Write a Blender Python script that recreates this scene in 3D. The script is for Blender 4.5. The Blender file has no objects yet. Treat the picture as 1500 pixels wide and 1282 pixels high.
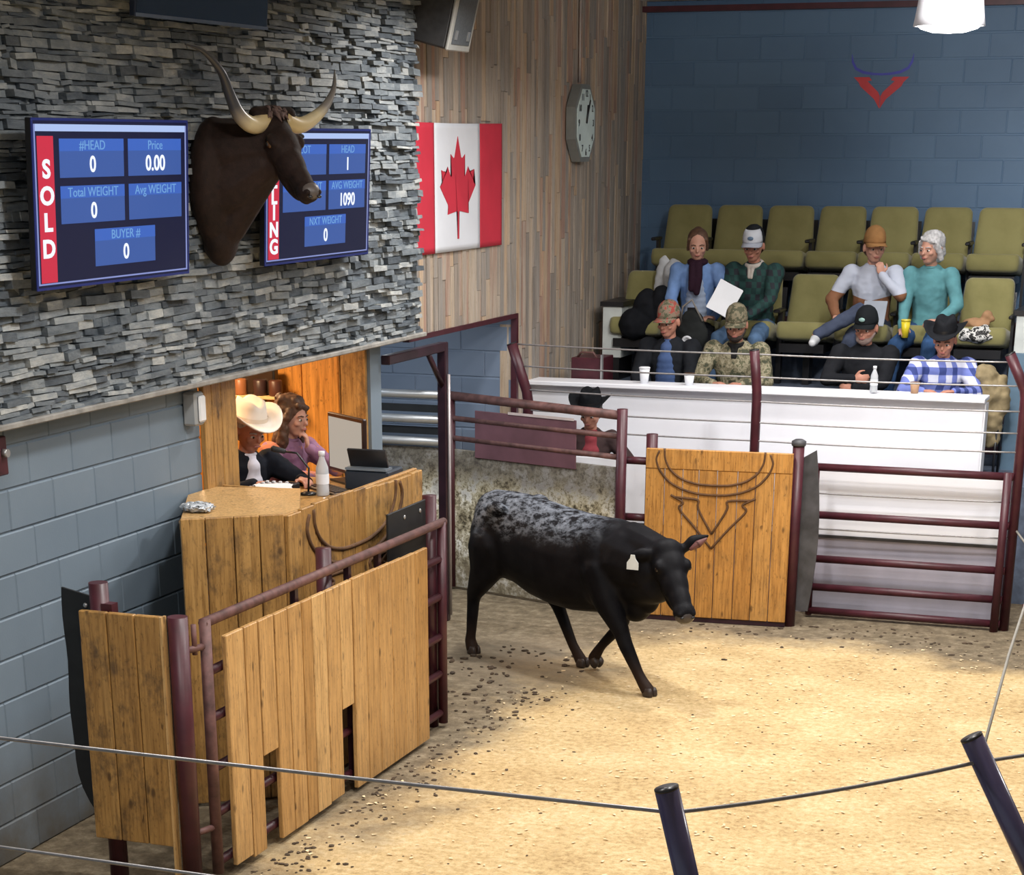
import bpy, bmesh, math, random
from mathutils import Vector, Matrix, Euler, noise
V = Vector
PI = math.pi
random.seed(7)
scene = bpy.context.scene
COL = scene.collection

# ---------------------------------------------------------------- camera
cam_data = bpy.data.cameras.new('camera')
cam = bpy.data.objects.new('camera', cam_data)
COL.objects.link(cam)
cam_data.sensor_width = 36.0
cam_data.sensor_fit = 'HORIZONTAL'
cam_data.lens = 36.0 * 2946.7 / 1500.0
cam_data.shift_x = (750 - 728.25) / 1500.0
cam_data.shift_y = (1408.8 - 641.0) / 1500.0
cam_data.clip_start = 0.1
cam_data.clip_end = 200
cam.location = (0, 0, 3.55)
cam.rotation_euler = (PI / 2 - 0.3875, 0, 0.3512)
scene.camera = cam

# ---------------------------------------------------------------- world, lamps, exposure
world = bpy.data.worlds.new('world')
scene.world = world
world.use_nodes = True
world.node_tree.nodes['Background'].inputs[0].default_value = (0.76, 0.87, 1.0, 1)
world.node_tree.nodes['Background'].inputs[1].default_value = 0.42
scene.view_settings.view_transform = 'Standard'
scene.view_settings.look = 'None'
scene.view_settings.exposure = 0.0
scene.view_settings.gamma = 1.0
scene.view_settings.use_curve_mapping = False

def lamp_or_fill(x, y, z, power, size=0.45, col=(1.0, 0.975, 0.955), spread=160):
    d = bpy.data.lights.new('lamp_or_fill_light', 'AREA')
    d.shape = 'DISK'; d.size = size; d.energy = power; d.color = col
    d.spread = math.radians(spread)
    o = bpy.data.objects.new('lamp_or_fill_light', d)
    o.location = (x, y, z)
    COL.objects.link(o)
    return o

# high-bay lamps of the hall and one added fill (the one in view has its own shade further down)
for (lx, ly, lp) in ((-4.5, 13.6, 88), (-2.0, 10.2, 92), (0.8, 13.2, 78), (-3.6, 9.0, 78), (1.4, 8.6, 70),
                     (-1.4, 6.0, 60), (-3.9, 5.6, 70), (1.2, 17.8, 30), (-2.4, 17.4, 32), (-3.2, 15.4, 66)):  # last entry: light added to brighten the white counter
    lamp_or_fill(lx, ly, 4.62, lp)
# added light out of view, angled to brighten the stands and back wall
wall_fill = lamp_or_fill(-1.6, 12.4, 4.66, 105, 0.4, spread=110)
wall_fill.rotation_euler = (math.radians(76), 0, math.radians(-2))

# ---------------------------------------------------------------- helpers
def tagp(o, label=None, cat=None, group=None, kind=None):
    if label: o['label'] = label
    if cat: o['category'] = cat
    if group: o['group'] = group
    if kind: o['kind'] = kind
    return o

def empty(name, loc, label, cat, group=None, rz=0.0):
    o = bpy.data.objects.new(name, None)
    o.empty_display_size = 0.1
    o.location = loc; o.rotation_euler = (0, 0, rz)
    COL.objects.link(o)
    return tagp(o, label, cat, group)

def rootmat(o):
    return Matrix.Translation(o.location) @ o.rotation_euler.to_matrix().to_4x4()

def obj(name, bm, mat, parent=None, smooth=False, world=False, recalc=True):
    """link a bmesh (or mesh) as ONE object; world=True: coordinates are world metres"""
    if isinstance(bm, bmesh.types.BMesh):
        if recalc:
            bmesh.ops.recalc_face_normals(bm, faces=bm.faces)
        me = bpy.data.meshes.new(name)
        bm.to_mesh(me); bm.free()
    else:
        me = bm
    if world and parent is not None:
        top = parent
        while top.parent: top = top.parent
        me.transform(rootmat(top).inverted())
    if smooth:
        me.polygons.foreach_set('use_smooth', [True] * len(me.polygons))
    if mat is not None:
        mats = mat if isinstance(mat, (list, tuple)) else [mat]
        if len(me.materials) == 0:
            for m in mats: me.materials.append(m)
    o = bpy.data.objects.new(name, me)
    COL.objects.link(o)
    if parent is not None: o.parent = parent
    return o

def struct(name, bm, mat, smooth=False):
    o = obj(name, bm, mat, smooth=smooth); o['kind'] = 'structure'
    return o

def NB(): return bmesh.new()

def box(bm, x0, x1, y0, y1, z0, z1, M=None, mi=0, bev=0.0):
    cs = [V((x, y, z)) for x in (x0, x1) for y in (y0, y1) for z in (z0, z1)]
    if M is not None: cs = [M @ c for c in cs]
    if bev > 0:
        b = bmesh.new(); vs = [b.verts.new(c) for c in cs]
    else:
        b = bm; vs = [bm.verts.new(c) for c in cs]
    fs = []
    for f in ((0, 1, 3, 2), (4, 6, 7, 5), (0, 4, 5, 1), (2, 3, 7, 6), (0, 2, 6, 4), (1, 5, 7, 3)):
        fc = b.faces.new([vs[i] for i in f]); fc.material_index = mi; fs.append(fc)
    if bev > 0:
        bmesh.ops.bevel(b, geom=list(b.edges), offset=bev, segments=1, affect='EDGES', profile=0.5)
        merge(bm, b)

def merge(bm, b):
    m = {}
    for v in b.verts: m[v] = bm.verts.new(v.co)
    for f in b.faces:
        try:
            nf = bm.faces.new([m[v] for v in f.verts]); nf.material_index = f.material_index; nf.smooth = f.smooth
        except ValueError: pass
    b.free()

def tube(bm, pts, r, seg=10, closed=False, caps=True, mi=0):
    pts = [V(p) for p in pts]
    rs = r if isinstance(r, (list, tuple)) else [r] * len(pts)
    n = len(pts); rings = []
    up = None
    for i, p in enumerate(pts):
        if closed: t = (pts[(i + 1) % n] - pts[i - 1])
        elif i == 0: t = pts[1] - p
        elif i == n - 1: t = p - pts[-2]
        else: t = (pts[i + 1] - p).normalized() + (p - pts[i - 1]).normalized()
        if t.length < 1e-9: t = V((0, 0, 1))
        t.normalize()
        if up is None:
            up = V((0, 0, 1)) if abs(t.z) < 0.9 else V((1, 0, 0))
        a = (up - t * up.dot(t))
        if a.length < 1e-6: a = t.orthogonal()
        a.normalize(); b = t.cross(a); up = a
        rings.append([bm.verts.new(p + (a * math.cos(2 * PI * k / seg) + b * math.sin(2 * PI * k / seg)) * rs[i]) for k in range(seg)])
    m = n if closed else n - 1
    for i in range(m):
        A, B = rings[i], rings[(i + 1) % n]
        for k in range(seg):
            f = bm.faces.new((A[k], A[(k + 1) % seg], B[(k + 1) % seg], B[k])); f.smooth = True; f.material_index = mi
    if caps and not closed:
        f = bm.faces.new(rings[0][::-1]); f.material_index = mi
        f = bm.faces.new(rings[-1]); f.material_index = mi

def lathe(bm, prof, c=(0, 0, 0), seg=24, M=None, mi=0, close=True):
    """prof: list of (r,z)"""
    rings = []
    for (r, z) in prof:
        ring = []
        for k in range(seg):
            p = V((c[0] + r * math.cos(2 * PI * k / seg), c[1] + r * math.sin(2 * PI * k / seg), c[2] + z))
            if M is not None: p = M @ p
            ring.append(bm.verts.new(p))
        rings.append(ring)
    for A, B in zip(rings[:-1], rings[1:]):
        for k in range(seg):
            f = bm.faces.new((A[k], A[(k + 1) % seg], B[(k + 1) % seg], B[k])); f.smooth = True; f.material_index = mi
    if close:
        bm.faces.new(rings[0][::-1]); bm.faces.new(rings[-1])

def loft(bm, rings, caps=True, mi=0):
    R = [[bm.verts.new(V(p)) for p in r] for r in rings]
    n = len(R[0])
    for A, B in zip(R[:-1], R[1:]):
        for k in range(n):
            f = bm.faces.new((A[k], A[(k + 1) % n], B[(k + 1) % n], B[k])); f.smooth = True; f.material_index = mi
    if caps:
        bm.faces.new(R[0][::-1]); bm.faces.new(R[-1])

def ell(bm, c, r, M=None, sub=3, mi=0):
    b = bmesh.new()
    bmesh.ops.create_icosphere(b, subdivisions=sub, radius=1.0)
    S = Matrix.Diagonal((r[0], r[1], r[2], 1)) if not isinstance(r, (int, float)) else Matrix.Diagonal((r, r, r, 1))
    T = Matrix.Translation(V(c)) @ (M.to_4x4() if M is not None else Matrix.Identity(4)) @ S
    b.transform(T)
    for f in b.faces: f.smooth = True; f.material_index = mi
    merge(bm, b)

def cap(bm, p0, r0, p1, r1, sub=2):
    b = bmesh.new()
    bmesh.ops.create_icosphere(b, subdivisions=sub, radius=r0, matrix=Matrix.Translation(V(p0)))
    bmesh.ops.create_icosphere(b, subdivisions=sub, radius=r1, matrix=Matrix.Translation(V(p1)))
    h = bmesh.ops.convex_hull(b, input=list(b.verts), use_existing_faces=False)
    # keep hull faces only
    hull = set(g for g in h['geom'] if isinstance(g, bmesh.types.BMFace))
    for f in list(b.faces):
        if f not in hull: b.faces.remove(f)
    for v in list(b.verts):
        if not v.link_faces: b.verts.remove(v)
    merge(bm, b)

def chain(bm, pts, rs, sub=2):
    for i in range(len(pts) - 1):
        cap(bm, pts[i], rs[i], pts[i + 1], rs[i + 1], sub)

def poly(bm, pts, thick, O, R, U, mi=0, N=None):
    """extruded outline: 2-D pts in the frame O,R,U, thickness along R x U"""
    R = V(R).normalized(); U = V(U).normalized(); N = R.cross(U) if N is None else V(N)
    a = [bm.verts.new(V(O) + R * p[0] + U * p[1]) for p in pts]
    b = [bm.verts.new(V(O) + R * p[0] + U * p[1] + N * thick) for p in pts]
    n = len(pts)
    f = bm.faces.new(a[::-1]); f.material_index = mi
    f = bm.faces.new(b); f.material_index = mi
    for k in range(n):
        f = bm.faces.new((a[k], a[(k + 1) % n], b[(k + 1) % n], b[k])); f.material_index = mi

def voxel(bm, size, smooth=4, factor=0.6):
    """one continuous skin over overlapping forms"""
    me = bpy.data.meshes.new('tmp'); 
    bmesh.ops.triangulate(bm, faces=bm.faces)
    bmesh.ops.recalc_face_normals(bm, faces=bm.faces)
    bm.to_mesh(me); bm.free()
    o = bpy.data.objects.new('tmp', me); COL.objects.link(o)
    m = o.modifiers.new('r', 'REMESH'); m.mode = 'VOXEL'; m.voxel_size = size; m.use_smooth_shade = True
    if smooth:
        s = o.modifiers.new('s', 'SMOOTH'); s.iterations = smooth; s.factor = factor
    dg = bpy.context.evaluated_depsgraph_get()
    out = bpy.data.meshes.new_from_object(o.evaluated_get(dg))
    bpy.data.objects.remove(o); bpy.data.meshes.remove(me)
    out.materials.clear()
    out.polygons.foreach_set('use_smooth', [True] * len(out.polygons))
    return out

def crumple(me, terms):
    """push vertices along their normals by noise: terms = [(fx, fy, fz, amplitude)]"""
    co = [v.co.copy() for v in me.vertices]; nn = [V(n.vector) for n in me.vertex_normals]
    flat = []
    for c, n in zip(co, nn):
        k = sum(noise.noise(V((c.x * a, c.y * b, c.z * d))) * e for a, b, d, e in terms)
        flat.extend(c + n * k)
    me.vertices.foreach_set('co', flat); me.update()

def text_mesh(s, size, O, R, U, depth=0.002, bold=0.0, xs=1.0):
    cu = bpy.data.curves.new('t', 'FONT'); cu.body = s; cu.size = size
    cu.align_x = 'CENTER'; cu.align_y = 'CENTER'; cu.extrude = depth; cu.offset = bold
    cu.resolution_u = 4
    o = bpy.data.objects.new('t', cu); COL.objects.link(o)
    dg = bpy.context.evaluated_depsgraph_get()
    me = bpy.data.meshes.new_from_object(o.evaluated_get(dg))
    bpy.data.objects.remove(o)
    R = V(R).normalized(); U = V(U).normalized(); N = R.cross(U)
    M = Matrix(((R.x * xs, U.x, N.x, O[0]), (R.y * xs, U.y, N.y, O[1]), (R.z * xs, U.z, N.z, O[2]), (0, 0, 0, 1)))
    me.transform(M); me.materials.clear()
    return me

def join_meshes(ms):
    bm = bmesh.new()
    for m in ms:
        bm.from_mesh(m); bpy.data.meshes.remove(m)
    return bm

def frame(O, R, U):
    R = V(R).normalized(); U = V(U).normalized(); N = R.cross(U)
    return Matrix(((R.x, U.x, N.x, O[0]), (R.y, U.y, N.y, O[1]), (R.z, U.z, N.z, O[2]), (0, 0, 0, 1)))

def copy_tree(o, parent=None):
    c = o.copy(); COL.objects.link(c)
    if parent is not None: c.parent = parent
    for ch in [k for k in bpy.data.objects if k.parent == o and k is not c]:
        copy_tree(ch, c)
    return c

# ---------------------------------------------------------------- materials
def new_mat(name):
    m = bpy.data.materials.new(name); m.use_nodes = True
    nt = m.node_tree; b = nt.nodes['Principled BSDF']
    return m, nt, b

def ramp(nt, stops, interp='LINEAR'):
    r = nt.nodes.new('ShaderNodeValToRGB'); r.color_ramp.interpolation = interp
    cr = r.color_ramp
    while len(cr.elements) > 1: cr.elements.remove(cr.elements[-1])
    cr.elements[0].position = stops[0][0]; cr.elements[0].color = (*stops[0][1], 1)
    for p, c in stops[1:]:
        e = cr.elements.new(p); e.color = (*c, 1)
    return r

def coords(nt, scale=(1, 1, 1), kind='Object', rot=(0, 0, 0)):
    tc = nt.nodes.new('ShaderNodeTexCoord'); mp = nt.nodes.new('ShaderNodeMapping')
    mp.inputs['Scale'].default_value = scale; mp.inputs['Rotation'].default_value = rot
    nt.links.new(tc.outputs[kind], mp.inputs['Vector'])
    return mp.outputs['Vector']

def noise_n(nt, vec, scale, detail=4, rough=0.55):
    n = nt.nodes.new('ShaderNodeTexNoise'); n.inputs['Scale'].default_value = scale
    n.inputs['Detail'].default_value = detail; n.inputs['Roughness'].default_value = rough
    nt.links.new(vec, n.inputs['Vector']); return n.outputs['Fac']

def mixc(nt, fac, a, b, mode='MIX'):
    m = nt.nodes.new('ShaderNodeMix'); m.data_type = 'RGBA'; m.blend_type = mode
    if isinstance(fac, (int, float)): m.inputs[0].default_value = fac
    else: nt.links.new(fac, m.inputs[0])
    for s, i in ((a, 6), (b, 7)):
        if isinstance(s, (tuple, list)): m.inputs[i].default_value = (*s[:3], 1)
        else: nt.links.new(s, m.inputs[i])
    return m.outputs[2]

def mth(nt, op, a, b=None, clamp=False):
    m = nt.nodes.new('ShaderNodeMath'); m.operation = op; m.use_clamp = clamp
    for s, i in ((a, 0), (b, 1)):
        if s is None: continue
        if isinstance(s, (int, float)): m.inputs[i].default_value = s
        else: nt.links.new(s, m.inputs[i])
    return m.outputs[0]

def bump(nt, b, h, strength=0.3, dist=0.01):
    n = nt.nodes.new('ShaderNodeBump'); n.inputs['Strength'].default_value = strength
    n.inputs['Distance'].default_value = dist
    nt.links.new(h, n.inputs['Height']); nt.links.new(n.outputs[0], b.inputs['Normal'])

MATS = {}
def plain(name, c, rough=0.6, metal=0.0, var=0.12, vs=6.0, bs=0.0, bscale=60, spec=0.5, emit=None, es=1.0):
    if name in MATS: return MATS[name]
    m, nt, b = new_mat(name)
    b.inputs['Roughness'].default_value = rough; b.inputs['Metallic'].default_value = metal
    b.inputs['Specular IOR Level'].default_value = spec
    vec = coords(nt)
    n = noise_n(nt, vec, vs, 5)
    r = ramp(nt, [(0.3, tuple(max(0, k * (1 - var)) for k in c)), (0.7, tuple(min(1, k * (1 + var)) for k in c))])
    nt.links.new(n, r.inputs[0]); nt.links.new(r.outputs[0], b.inputs['Base Color'])
    if bs > 0: bump(nt, b, noise_n(nt, vec, bscale, 3), bs, 0.004)
    if emit:
        b.inputs['Emission Color'].default_value = (*emit, 1); b.inputs['Emission Strength'].default_value = es
    MATS[name] = m
    return m

def glow(name, c, s, base=None):
    m, nt, b = new_mat(name)
    b.inputs['Base Color'].default_value = (*(base or (0.01, 0.01, 0.01)), 1)
    b.inputs['Roughness'].default_value = 0.45; b.inputs['Specular IOR Level'].default_value = 0.15
    b.inputs['Emission Color'].default_value = (*c, 1); b.inputs['Emission Strength'].default_value = s
    return m

def wood(name, stops, grain=(22, 22, 1.3), knots=0.0, dark=(0.05, 0.02, 0.008), blot=0.0, rough=0.5, island=0.5, streak=0.7, fleck=0.55):
    """boards: colour per board, stretched grain, dark knots and grime blots"""
    m, nt, b = new_mat(name)
    geo = nt.nodes.new('ShaderNodeNewGeometry')
    r = ramp(nt, stops); 
    vec = coords(nt, grain)
    # shift the grain per board
    add = nt.nodes.new('ShaderNodeVectorMath'); add.operation = 'ADD'
    sc = nt.nodes.new('ShaderNodeVectorMath'); sc.operation = 'SCALE'; sc.inputs[0].default_value = (17, 31, 13)
    nt.links.new(geo.outputs['Random Per Island'], sc.inputs['Scale'])
    nt.links.new(vec, add.inputs[0]); nt.links.new(sc.outputs[0], add.inputs[1])
    g = noise_n(nt, add.outputs[0], 1.0, 6, 0.6)
    f = mth(nt, 'ADD', mth(nt, 'MULTIPLY', geo.outputs['Random Per Island'], island), mth(nt, 'MULTIPLY', g, 1 - island))
    nt.links.new(f, r.inputs[0])
    col = r.outputs[0]
    g2 = noise_n(nt, add.outputs[0], 3.0, 4, 0.7)
    rr = ramp(nt, [(0.33, (0.36, 0.28, 0.20)), (0.47, (0.80, 0.76, 0.70)), (0.62, (1.08, 1.06, 1.03))]); nt.links.new(g2, rr.inputs[0])
    col = mixc(nt, streak, col, rr.outputs[0], 'MULTIPLY')
    if knots > 0:
        v2 = coords(nt, (13, 13, 6.0))
        vo = nt.nodes.new('ShaderNodeTexVoronoi'); vo.inputs['Scale'].default_value = 1.0
        nt.links.new(v2, vo.inputs['Vector'])
        kr = ramp(nt, [(0.0, (1, 1, 1)), (0.10, (0.9, 0.9, 0.9)), (0.2, (0, 0, 0))]); nt.links.new(vo.outputs['Distance'], kr.inputs[0])
        k2 = noise_n(nt, v2, 0.8, 2)
        kk = mth(nt, 'MULTIPLY', mth(nt, 'MULTIPLY', kr.outputs[0], knots), mth(nt, 'GREATER_THAN', k2, 0.52))
        col = mixc(nt, kk, col, dark)
    v4 = coords(nt, (70, 70, 26)); n5 = noise_n(nt, v4, 1.0, 3, .6)
    fr_ = ramp(nt, [(0.60, (0, 0, 0)), (0.72, (1, 1, 1))]); nt.links.new(n5, fr_.inputs[0])
    col = mixc(nt, mth(nt, 'MULTIPLY', fr_.outputs[0], fleck), col, dark)
    if blot > 0:
        v3 = coords(nt, (5, 5, 3.2))
        n3 = noise_n(nt, v3, 1.6, 8, 0.72)
        br = ramp(nt, [(0.50, (0, 0, 0)), (0.68, (1, 1, 1))]); nt.links.new(n3, br.inputs[0])
        col = mixc(nt, mth(nt, 'MULTIPLY', br.outputs[0], blot), col, (0.09, 0.055, 0.03))
    nt.links.new(col, b.inputs['Base Color'])
    b.inputs['Roughness'].default_value = rough
    bump(nt, b, g2, 0.35, 0.004)
    return m
# ---------------------------------------------------------------- materials of the place
M_blue = None
def block_paint(name, c, c2, dirt=0.0):
    m, nt, b = new_mat(name)
    geo = nt.nodes.new('ShaderNodeNewGeometry')
    vec = coords(nt)
    n = noise_n(nt, vec, 1.1, 5, 0.6)
    f = mth(nt, 'ADD', mth(nt, 'MULTIPLY', geo.outputs['Random Per Island'], 0.25), mth(nt, 'MULTIPLY', n, 0.75))
    r = ramp(nt, [(0.3, c), (0.7, c2)]); nt.links.new(f, r.inputs[0])
    col = r.outputs[0]
    if dirt > 0:
        sx = nt.nodes.new('ShaderNodeSeparateXYZ'); nt.links.new(vec, sx.inputs[0])
        low = nt.nodes.new('ShaderNodeMapRange'); low.inputs[1].default_value = 0.75; low.inputs[2].default_value = 0.0
        nt.links.new(sx.outputs[2], low.inputs[0])
        n2 = noise_n(nt, vec, 3.5, 7, 0.7)
        d = mth(nt, 'MULTIPLY', low.outputs[0], mth(nt, 'MULTIPLY', n2, 1.7), True)
        col = mixc(nt, mth(nt, 'MULTIPLY', d, dirt), col, (0.10, 0.082, 0.055))
    nt.links.new(col, b.inputs['Base Color'])
    b.inputs['Roughness'].default_value = 0.55
    bump(nt, b, noise_n(nt, vec, 90, 3), 0.25, 0.002)
    return m
M_blk_left = block_paint('grey_blue_block_paint', (0.160, 0.212, 0.265), (0.20, 0.258, 0.315), 0.9)
M_blk_back = block_paint('deep_blue_block_paint', (0.080, 0.155, 0.265), (0.108, 0.198, 0.325))
M_blk_alley = block_paint('alley_block_paint', (0.15, 0.195, 0.27), (0.20, 0.25, 0.33))

def stone_mat():
    m, nt, b = new_mat('ledge_stone')
    geo = nt.nodes.new('ShaderNodeNewGeometry')
    vec = coords(nt, (8, 8, 22))
    n = noise_n(nt, vec, 1.0, 8, 0.7)
    f = mth(nt, 'ADD', mth(nt, 'MULTIPLY', geo.outputs['Random Per Island'], 0.48), mth(nt, 'MULTIPLY', n, 0.62))
    r = ramp(nt, [(0.18, (0.022, 0.030, 0.040)), (0.38, (0.088, 0.108, 0.128)), (0.55, (0.165, 0.192, 0.212)), (0.72, (0.30, 0.325, 0.335)), (0.90, (0.56, 0.57, 0.54))])
    nt.links.new(f, r.inputs[0])
    nt.links.new(r.outputs[0], b.inputs['Base Color'])
    b.inputs['Roughness'].default_value = 0.62
    bump(nt, b, noise_n(nt, vec, 2.2, 8, 0.75), 0.9, 0.012)
    return m
M_stone = stone_mat()
M_barn = wood('reclaimed_barn_board', [(0.12, (0.21, 0.19, 0.175)), (0.3, (0.34, 0.295, 0.255)), (0.42, (0.29, 0.275, 0.26)), (0.54, (0.46, 0.39, 0.32)), (0.63, (0.36, 0.225, 0.18)), (0.69, (0.50, 0.37, 0.25)), (0.9, (0.45, 0.43, 0.395))], grain=(16, 16, 0.9), island=0.62, rough=0.7, streak=0.5, fleck=0.25)
M_oak = wood('stained_board', [(0.2, (0.34, 0.180, 0.052)), (0.5, (0.48, 0.270, 0.085)), (0.8, (0.57, 0.345, 0.125))], knots=0.8, blot=0.85, rough=0.42, island=0.35)
M_oakclean = wood('pale_stained_board', [(0.2, (0.46, 0.250, 0.080)), (0.5, (0.59, 0.350, 0.135)), (0.8, (0.70, 0.455, 0.20))], knots=0.7, blot=0.25, rough=0.42, island=0.45)
M_oakgold = wood('golden_board', [(0.2, (0.44, 0.20, 0.042)), (0.5, (0.54, 0.265, 0.065)), (0.8, (0.60, 0.33, 0.10))], knots=0.7, blot=0.3, rough=0.42, island=0.3)
M_ply = wood('orange_panelling', [(0.2, (0.62, 0.27, 0.05)), (0.8, (0.78, 0.38, 0.09))], grain=(10, 10, 0.7), rough=0.4)
M_maroon = plain('maroon_paint', (0.060, 0.012, 0.019), 0.42, 0.0, 0.25, 9, 0.1, 30)
M_maroonpanel = plain('maroon_sheet', (0.135, 0.060, 0.075), 0.6, 0.0, 0.2, 5)
M_grayrail = plain('galvanised_rail', (0.5, 0.53, 0.56), 0.35, 0.6, 0.1)
M_dirtyrail = plain('worn_rusty_rail', (0.125, 0.058, 0.052), 0.6, 0.1, 0.45, 14)
M_darkpost = plain('dark_maroon_steel', (0.03, 0.011, 0.018), 0.3, 0.0, 0.3, 8)
M_nearpost = plain('dark_plum_gloss_paint', (0.060, 0.050, 0.11), 0.24, 0.0, 0.15, 8, spec=0.8)
M_rubber = plain('black_rubber', (0.010, 0.011, 0.012), 0.55, 0, 0.3, 10)
M_rubbergray = plain('grey_rubber_belt', (0.055, 0.055, 0.06), 0.5, 0, 0.45, 7)
M_bolt = plain('zinc_bolt', (0.5, 0.5, 0.5), 0.35, 0.7)
M_white = plain('white_board', (0.84, 0.85, 0.90), 0.45, 0, 0.04, 2)
M_lilac = plain('pale_sheet_metal', (0.42, 0.40, 0.47), 0.5, 0.1, 0.12, 3)
M_cable = plain('steel_cable', (0.30, 0.29, 0.29), 0.4, 0.5, 0.15, 40)
M_ceil = plain('ceiling_paint', (0.62, 0.62, 0.64), 0.8)
M_black = plain('black_plastic', (0.012, 0.012, 0.014), 0.35, 0, 0.2)
M_groove = plain('routed_groove', (0.10, 0.045, 0.015), 0.8, 0, 0.3, 30)
M_carpet = plain('dark_stand_floor', (0.11, 0.14, 0.20), 0.8, 0, 0.3, 12)
M_riser = plain('maroon_riser', (0.06, 0.02, 0.028), 0.5)
M_paper = plain('white_paper', (0.78, 0.80, 0.84), 0.6, 0, 0.03)

def floor_mat():
    m, nt, b = new_mat('sawdust_and_dirt')
    vec = coords(nt)
    # colour of the shavings
    n1 = noise_n(nt, vec, 22, 10, 0.78); n0 = noise_n(nt, vec, 1.5, 5, 0.6)
    f = mth(nt, 'ADD', mth(nt, 'MULTIPLY', n1, 0.72), mth(nt, 'MULTIPLY', n0, 0.28))
    r = ramp(nt, [(0.34, (0.26, 0.155, 0.060)), (0.43, (0.49, 0.335, 0.15)), (0.52, (0.66, 0.48, 0.24)), (0.64, (0.84, 0.68, 0.42))])
    nt.links.new(f, r.inputs[0]); col = r.outputs[0]
    # dark flecks
    n3 = noise_n(nt, vec, 11, 6, 0.75)
    fr = ramp(nt, [(0.58, (0, 0, 0)), (0.68, (1, 1, 1))]); nt.links.new(n3, fr.inputs[0])
    col = mixc(nt, mth(nt, 'MULTIPLY', fr.outputs[0], 0.45), col, (0.20, 0.13, 0.06))
    # trodden dirt round the rim of the ring
    s = nt.nodes.new('ShaderNodeSeparateXYZ'); nt.links.new(vec, s.inputs[0])
    wob = mth(nt, 'MULTIPLY', mth(nt, 'SUBTRACT', noise_n(nt, vec, 0.9, 6, 0.62), 0.5), 1.9)
    def edge(inp, a, c):
        mr = nt.nodes.new('ShaderNodeMapRange'); mr.inputs[1].default_value = a; mr.inputs[2].default_value = c
        nt.links.new(inp, mr.inputs[0]); return mr.outputs[0]
    left = edge(mth(nt, 'ADD', s.outputs[0], wob), -4.10, -4.62)
    # dirt is wider near the exit
    far = edge(mth(nt, 'ADD', s.outputs[1], mth(nt, 'ADD', wob, mth(nt, 'MULTIPLY', s.outputs[0], 0.16))), 14.25, 14.75)
    exitd = edge(mth(nt, 'ADD', mth(nt, 'SUBTRACT', s.outputs[1], mth(nt, 'MULTIPLY', s.outputs[0], 1.1)), wob), 19.0, 19.9)
    d = mth(nt, 'MAXIMUM', mth(nt, 'MAXIMUM', left, far), exitd)
    n4 = noise_n(nt, vec, 9, 8, 0.75)
    dr = ramp(nt, [(0.32, (0.055, 0.042, 0.028)), (0.5, (0.16, 0.125, 0.080)), (0.66, (0.30, 0.25, 0.17)), (0.75, (0.46, 0.40, 0.30))])
    nt.links.new(n4, dr.inputs[0])
    col = mixc(nt, mth(nt, 'MULTIPLY', d, 0.93), col, dr.outputs[0])
    # trampled grey patch where the cattle come in
    def blob2(cx, cy, r0, r1):
        dx = mth(nt, 'SUBTRACT', s.outputs[0], cx); dy = mth(nt, 'SUBTRACT', s.outputs[1], cy)
        q = mth(nt, 'SQRT', mth(nt, 'ADD', mth(nt, 'MULTIPLY', dx, dx), mth(nt, 'MULTIPLY', dy, dy)))
        return edge(mth(nt, 'ADD', q, mth(nt, 'MULTIPLY', wob, 0.5)), r1, r0)
    p = mth(nt, 'MULTIPLY', blob2(-4.75, 13.7, 0.2, 0.95), 0.62)
    col = mixc(nt, p, col, (0.36, 0.29, 0.20))
    nt.links.new(col, b.inputs['Base Color'])
    b.inputs['Roughness'].default_value = 0.95
    h = mth(nt, 'ADD', mth(nt, 'MULTIPLY', n1, 1.0), mth(nt, 'MULTIPLY', n3, 1.2))
    bump(nt, b, h, 0.55, 0.02)
    return m
M_floor = floor_mat()

# ---------------------------------------------------------------- the hall
bm = NB(); box(bm, -11, 7, -1, 20.5, -0.1, 0.0); struct('floor', bm, M_floor)
bm = NB(); box(bm, -11, 7, -1, 20.5, 4.76, 4.9); struct('ceiling', bm, M_ceil)

def block_wall(name, O, R, w, z0, z1, mat, L=0.42, Hh=0.212, groove=0.006, depth=0.12, off=0.0, ends=None):
    """coursed blocks as bevelled boxes on a mortar backing; R = direction along the wall, face normal = R x Z"""
    O = V(O); R = V(R).normalized(); N = R.cross(V((0, 0, 1)))
    F = Matrix(((R.x, N.x, 0, O.x), (R.y, N.y, 0, O.y), (R.z, N.z, 1, O.z), (0, 0, 0, 1)))
    bm = NB()
    box(bm, 0, w, -depth, -groove, z0, z1, F)
    k = 0; z = math.floor(z0 / Hh) * Hh
    k = int(round(z / Hh))
    while z < z1 - 1e-4:
        a = -(L / 2 if k % 2 else 0) - off
        while a < w:
            x0 = max(a + 0.0012, 0); x1 = min(a + L - 0.0012, w)
            zz0 = max(z + 0.004, z0); zz1 = min(z + Hh - 0.004, z1)
            if x1 - x0 > 0.02 and zz1 - zz0 > 0.02:
                d = random.uniform(-0.0012, 0.0012)
                box(bm, x0, x1, -0.05, d, zz0, zz1, F, bev=0.0065)
            a += L
        z += Hh; k += 1
    return struct(name, bm, mat)

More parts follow.
